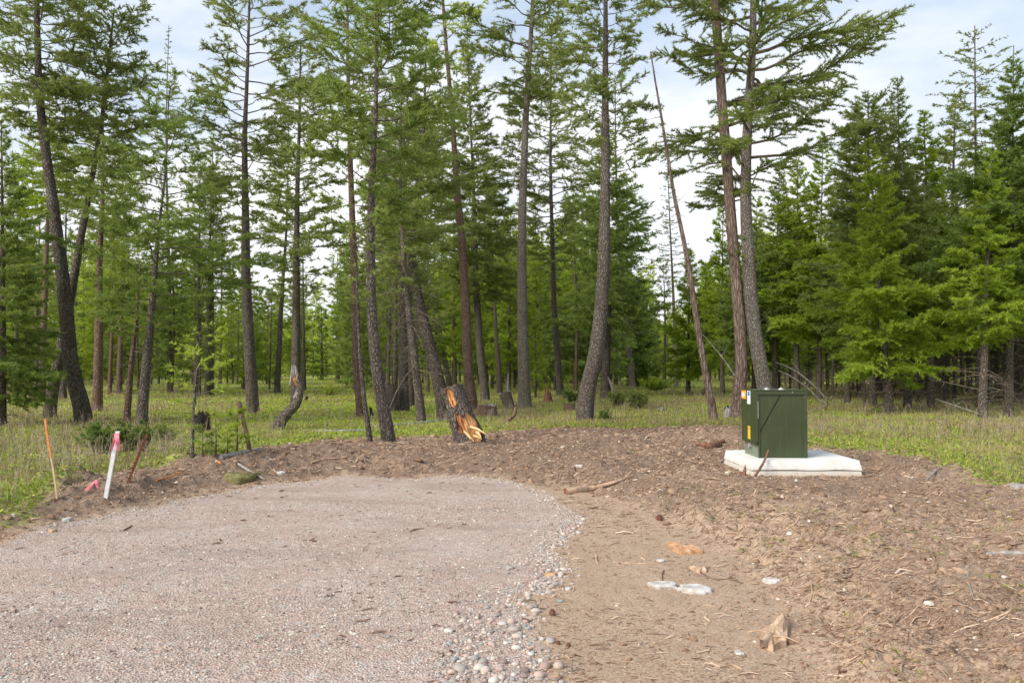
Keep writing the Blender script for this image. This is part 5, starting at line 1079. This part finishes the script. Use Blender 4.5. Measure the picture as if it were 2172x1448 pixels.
# ------------------------------------------------------------------ stakes and ribbons
M['pvc'] = mat_simple('white_painted_lath', (.52, .53, .53), (.66, .67, .67), 20, .6)
M['pink'] = mat_rnd('pink_flagging', ((0, (.75, .16, .22)), (1, (.95, .34, .40))), .45, .4, trans=.3)
M['lath'] = mat_simple('raw_lath', (.42, .30, .18), (.62, .48, .30), 20, .85, .2)
M['orange_paint'] = mat_simple('orange_paint', (.50, .17, .05), (.66, .28, .11), 20, .7)
M['rust'] = mat_simple('rusted_steel', (.07, .022, .014), (.20, .065, .035), 30, .9, bdist=.004)
def slat(mb, a, b_, wx, wy, mat, rnd=.5, n=6, bow=0.):
    pts = np.array([a + (b_ - a) * t + np.array((bow * math.sin(math.pi * t), 0, 0)) for t in np.linspace(0, 1, n)])
    L = []
    for p in pts: L += [p + (-wx, -wy, 0), p + (wx, -wy, 0), p + (wx, wy, 0), p + (-wx, wy, 0)]
    F_ = [(4 * i + j, 4 * i + (j + 1) % 4, 4 * i + 4 + (j + 1) % 4, 4 * i + 4 + j) for i in range(n - 1) for j in range(4)] + [(3, 2, 1, 0), tuple(4 * (n - 1) + j for j in range(4))]
    mb.add(L, F_, mat, rnd)
b = tag_base(222, 1054); Y_ = b[1]; k = Y_ / F_PX
st_ = empty('survey_stake', b, label='white leaning survey stake with a pink ribbon tied at the top', cat='stake')
t_ = at(250, 914, Y_); mb = MB(); slat(mb, b + (0, 0, -.08), t_, 4.2 * k, .010, 0); mb.obj('stake', [M['pvc']], st_, loc=b)
mb = MB(); rt = t_ - (t_ - b) * .05
slat(mb, rt - (0, .013, .012), rt + (0, -.013, .014), 5.2 * k, .004, 0, .3, 3)
def ribbon(mb, pts, wds, off=.0016, ph=0.):
    pts = np.array(pts); n = len(pts) * 4; pp = interp_path(pts, n); ww = np.interp(np.linspace(0, 1, n), np.linspace(0, 1, len(wds)), wds)
    tg = nrm(np.gradient(pp, axis=0)); sd_ = nrm(np.cross(tg, (0, 1, 0))); a = np.linspace(0, 2.2, n) + ph; sd_ = sd_ * np.cos(a * .5)[:, None] + np.array((0, 1, 0)) * (np.sin(a * .5) * .6)[:, None]
    nr = nrm(np.cross(tg, sd_)) * off
    for sgn in (1,):
        V = np.concatenate([pp - sd_ * ww[:, None] + nr, pp + sd_ * ww[:, None] + nr, pp + sd_ * ww[:, None] - nr, pp - sd_ * ww[:, None] - nr]); q = np.arange(n - 1)
        for A_, B_ in ((0, 1), (1, 2), (2, 3), (3, 0)): mb.add(V, np.stack([q + A_ * n, q + 1 + A_ * n, q + 1 + B_ * n, q + B_ * n], 1), 0, np.tile(np.clip(.5 + .5 * np.sin(np.linspace(0, 9, n)), 0, 1), 4))
ribbon(mb, [at(247, 920, Y_ - .03), at(249, 935, Y_ - .05), at(252, 955, Y_ - .04)], (4 * k, 4.2 * k, 3 * k))
ribbon(mb, [at(246, 920, Y_ - .022), at(241, 938, Y_ - .03), at(237, 958, Y_ - .025)], (2 * k, 3 * k, 1.5 * k), ph=.4)
mb.obj('ribbon', [M['pink']], st_, loc=b)
b = tag_base(122, 1060); Y_ = b[1]; k = Y_ / F_PX
ls = empty('lath_stake', b, label='thin leaning wooden lath with its top half painted orange', cat='stake')
t_ = at(96, 888, Y_); md = b + (t_ - b) * .52; mb = MB(); slat(mb, b + (0, 0, -.06), md, 1.7 * k, .006, 0, bow=.008); mb.obj('lath', [M['lath']], ls, loc=b)
mb = MB(); slat(mb, md, t_, 2.1 * k, .0065, 0, bow=-.006); mb.obj('painted_top', [M['orange_paint']], ls, loc=b)
b = tag_base(266, 1022); Y_ = b[1]; k = Y_ / F_PX
t_ = at(311, 922, Y_); mb = MB(); slat(mb, b + (0, 0, -.1), t_, 2.6 * k, .006, 0); slat(mb, b + (.0, .012, -.1), t_ + (0, .012, 0), 1.0 * k, .012, 0)
for q in np.linspace(.1, .92, 9): c_ = b + (t_ - b) * q; box(mb, c_[0] - 2 * k, c_[0] + 2 * k, c_[1] - .012, c_[1] - .005, c_[2] - .008, c_[2] + .008)
mb.obj('steel_post', [M['rust']], loc=b, label='slanting rusty steel post behind the white stake', cat='post')
b = P(196, 1040); Y_ = b[1] - .05; k = Y_ / F_PX; mb = MB()
ribbon(mb, [at(181, 1040, Y_), at(192, 1030, Y_ - .03), at(203, 1018, Y_)], (2 * k, 3.6 * k, 2 * k)); ribbon(mb, [at(203, 1017, Y_), at(205, 1026, Y_ - .02), at(208, 1036, Y_ - .04)], (2 * k, 3.6 * k, 3 * k), ph=.6)
mb.obj('flagging_tape', [M['pink']], loc=b, label='crumpled pink tape caught on the dirt clump beside the white stake', cat='ribbon')
stick('painted_splinter', ((332, 1024), (360, 1016), (386, 1006)), (3, 5, 4), 'broken orange-painted lath lying flat on the bank', 'orange_paint', 'stake', 5, rough=.05, lift=.03)
stick('orange_chip', ((464, 981), (467, 984), (470, 986)), (6, 5, 3), 'small orange wood chip at the end of the half-buried log', 'orange_paint', 'wood chip', 5)

# ------------------------------------------------------------------ saplings and bushes
def sapling(name, px, py, ytop, Rp, style, fol, label, bark='bark_pale', w0=8, yb=None, dens=1.2, seed=1, lean=0, size=.75, **ov):
    tree(name, label, bark, [(px, py), (px + lean * .5, (py + ytop) / 2), (px + lean, ytop)], w0, 2, [(yb or py - 8, ytop - 2, Rp, style, dict(dens=dens, size=size, **ov))], fol=fol, seed=seed, sides=8, flare=1.1, cat='sapling')
sapling('pine_sapling', 407, 968, 720, 60, 'open', 'fol_fir', 'lopsided grey-stemmed sapling pine with sparse bright needles at its crown', w0=11, yb=860, dens=.75, seed=1, lean=6, size=1.0, nb=4.5, hi=.3)
sapling('pine_sapling', 412, 858, 690, 62, 'open', 'fol_larch', 'soft bright green young pine behind the crown of the lopsided sapling', 'bark_dark', 7, 840, .9, 2, 12, 1.3)
sapling('fir_sapling', 458, 968, 875, 32, 'fir', 'fol_fir', 'thin-stemmed fir seedling beside the lopsided sapling', 'bark_dark', 5, None, .8, 3)
sapling('fir_sapling', 503, 960, 868, 24, 'fir', 'fol_fir', 'small upright fir seedling next to the leaning post', 'bark_dark', 5, None, 1.0, 4)
sapling('fir_sapling', 430, 968, 908, 34, 'fir', 'fol_blue', 'bushy low fir seedling at the foot of the lopsided sapling', 'bark_dark', 5, None, 1.2, 5)
sapling('fir_sapling', 482, 966, 915, 28, 'fir', 'fol_fir', 'lowest fir seedling along the buried log', 'bark_dark', 5, None, 1.2, 6)
def bush(px, py, wpx, hpx, label, fol='fol_dark', seed=1, dens=1., n=16, name='juniper_bush'):
    b = P(px, py); k = b[1] / F_PX; W_, H = wpx * k / 2, hpx * k; r = np.random.default_rng(seed); cm = MB(); sz_ = max(.75, b[1] / 28)
    for i in range(n):
        a = r.uniform(0, 6.28); rad = W_ * r.uniform(.1, .9) ; el = r.uniform(.35, 1.) * H
        ex, ey = math.cos(a) * rad, math.sin(a) * rad * .7
        zz = np.linspace(0, el, 12)
        pf = lambda z, ex=ex, ey=ey, el=el: np.stack([ex * (z / el) ** 1., ey * (z / el) ** 1.], 1)
        crown(r, pf, .02, el * 1.05, max(.16, W_ * .34), 'fir', dens, .8 * sz_, cm, nb=16, lo=.3, hi=.9, prof='round')
    root = empty(name, b, label=label, cat='bush'); o = cm.obj('foliage', [M[fol], M['limb']], root)
    mb = MB()
    for i in range(7):
        a = r.uniform(0, 6.28); e = np.array((math.cos(a) * W_ * .6, math.sin(a) * W_ * .5, H * .6)); solid_tube(mb, interp_path([np.array((0, 0, -.03)), e * .5 + (0, 0, .03), e], 6), np.linspace(.02, .006, 6), 5)
    mb.obj('stem', [M['limb']], root)
bush(218, 965, 120, 62, 'dark green juniper bush behind the white survey stake', seed=1)
bush(288, 965, 105, 60, 'second dark juniper, grown against the rusty post', 'fol_dark', 2)
bush(345, 940, 60, 26, 'low thin olive juniper running toward the hollow stump', 'fol_pine', 3, n=9)
bush(1352, 868, 78, 32, 'olive juniper thicket with upswept branches in the meadow gap', 'fol_pine', 4)
bush(1308, 864, 62, 28, 'smaller olive juniper adjoining the upswept thicket', 'fol_pine', 5, n=9)
bush(1212, 853, 52, 20, 'low dark juniper behind the swept-base pine', 'fol_dark', 6, n=8)
bush(1285, 893, 34, 16, 'little dark bush in grass beside the swept-base pine', 'fol_dark', 7, n=5)
bush(697, 838, 24, 16, 'small yellowish bush alone in the bright meadow', 'fol_larch', 8, n=5)
bush(1390, 830, 90, 20, 'far low green thicket across the end of the meadow gap', 'fol_fir', 9, n=12)
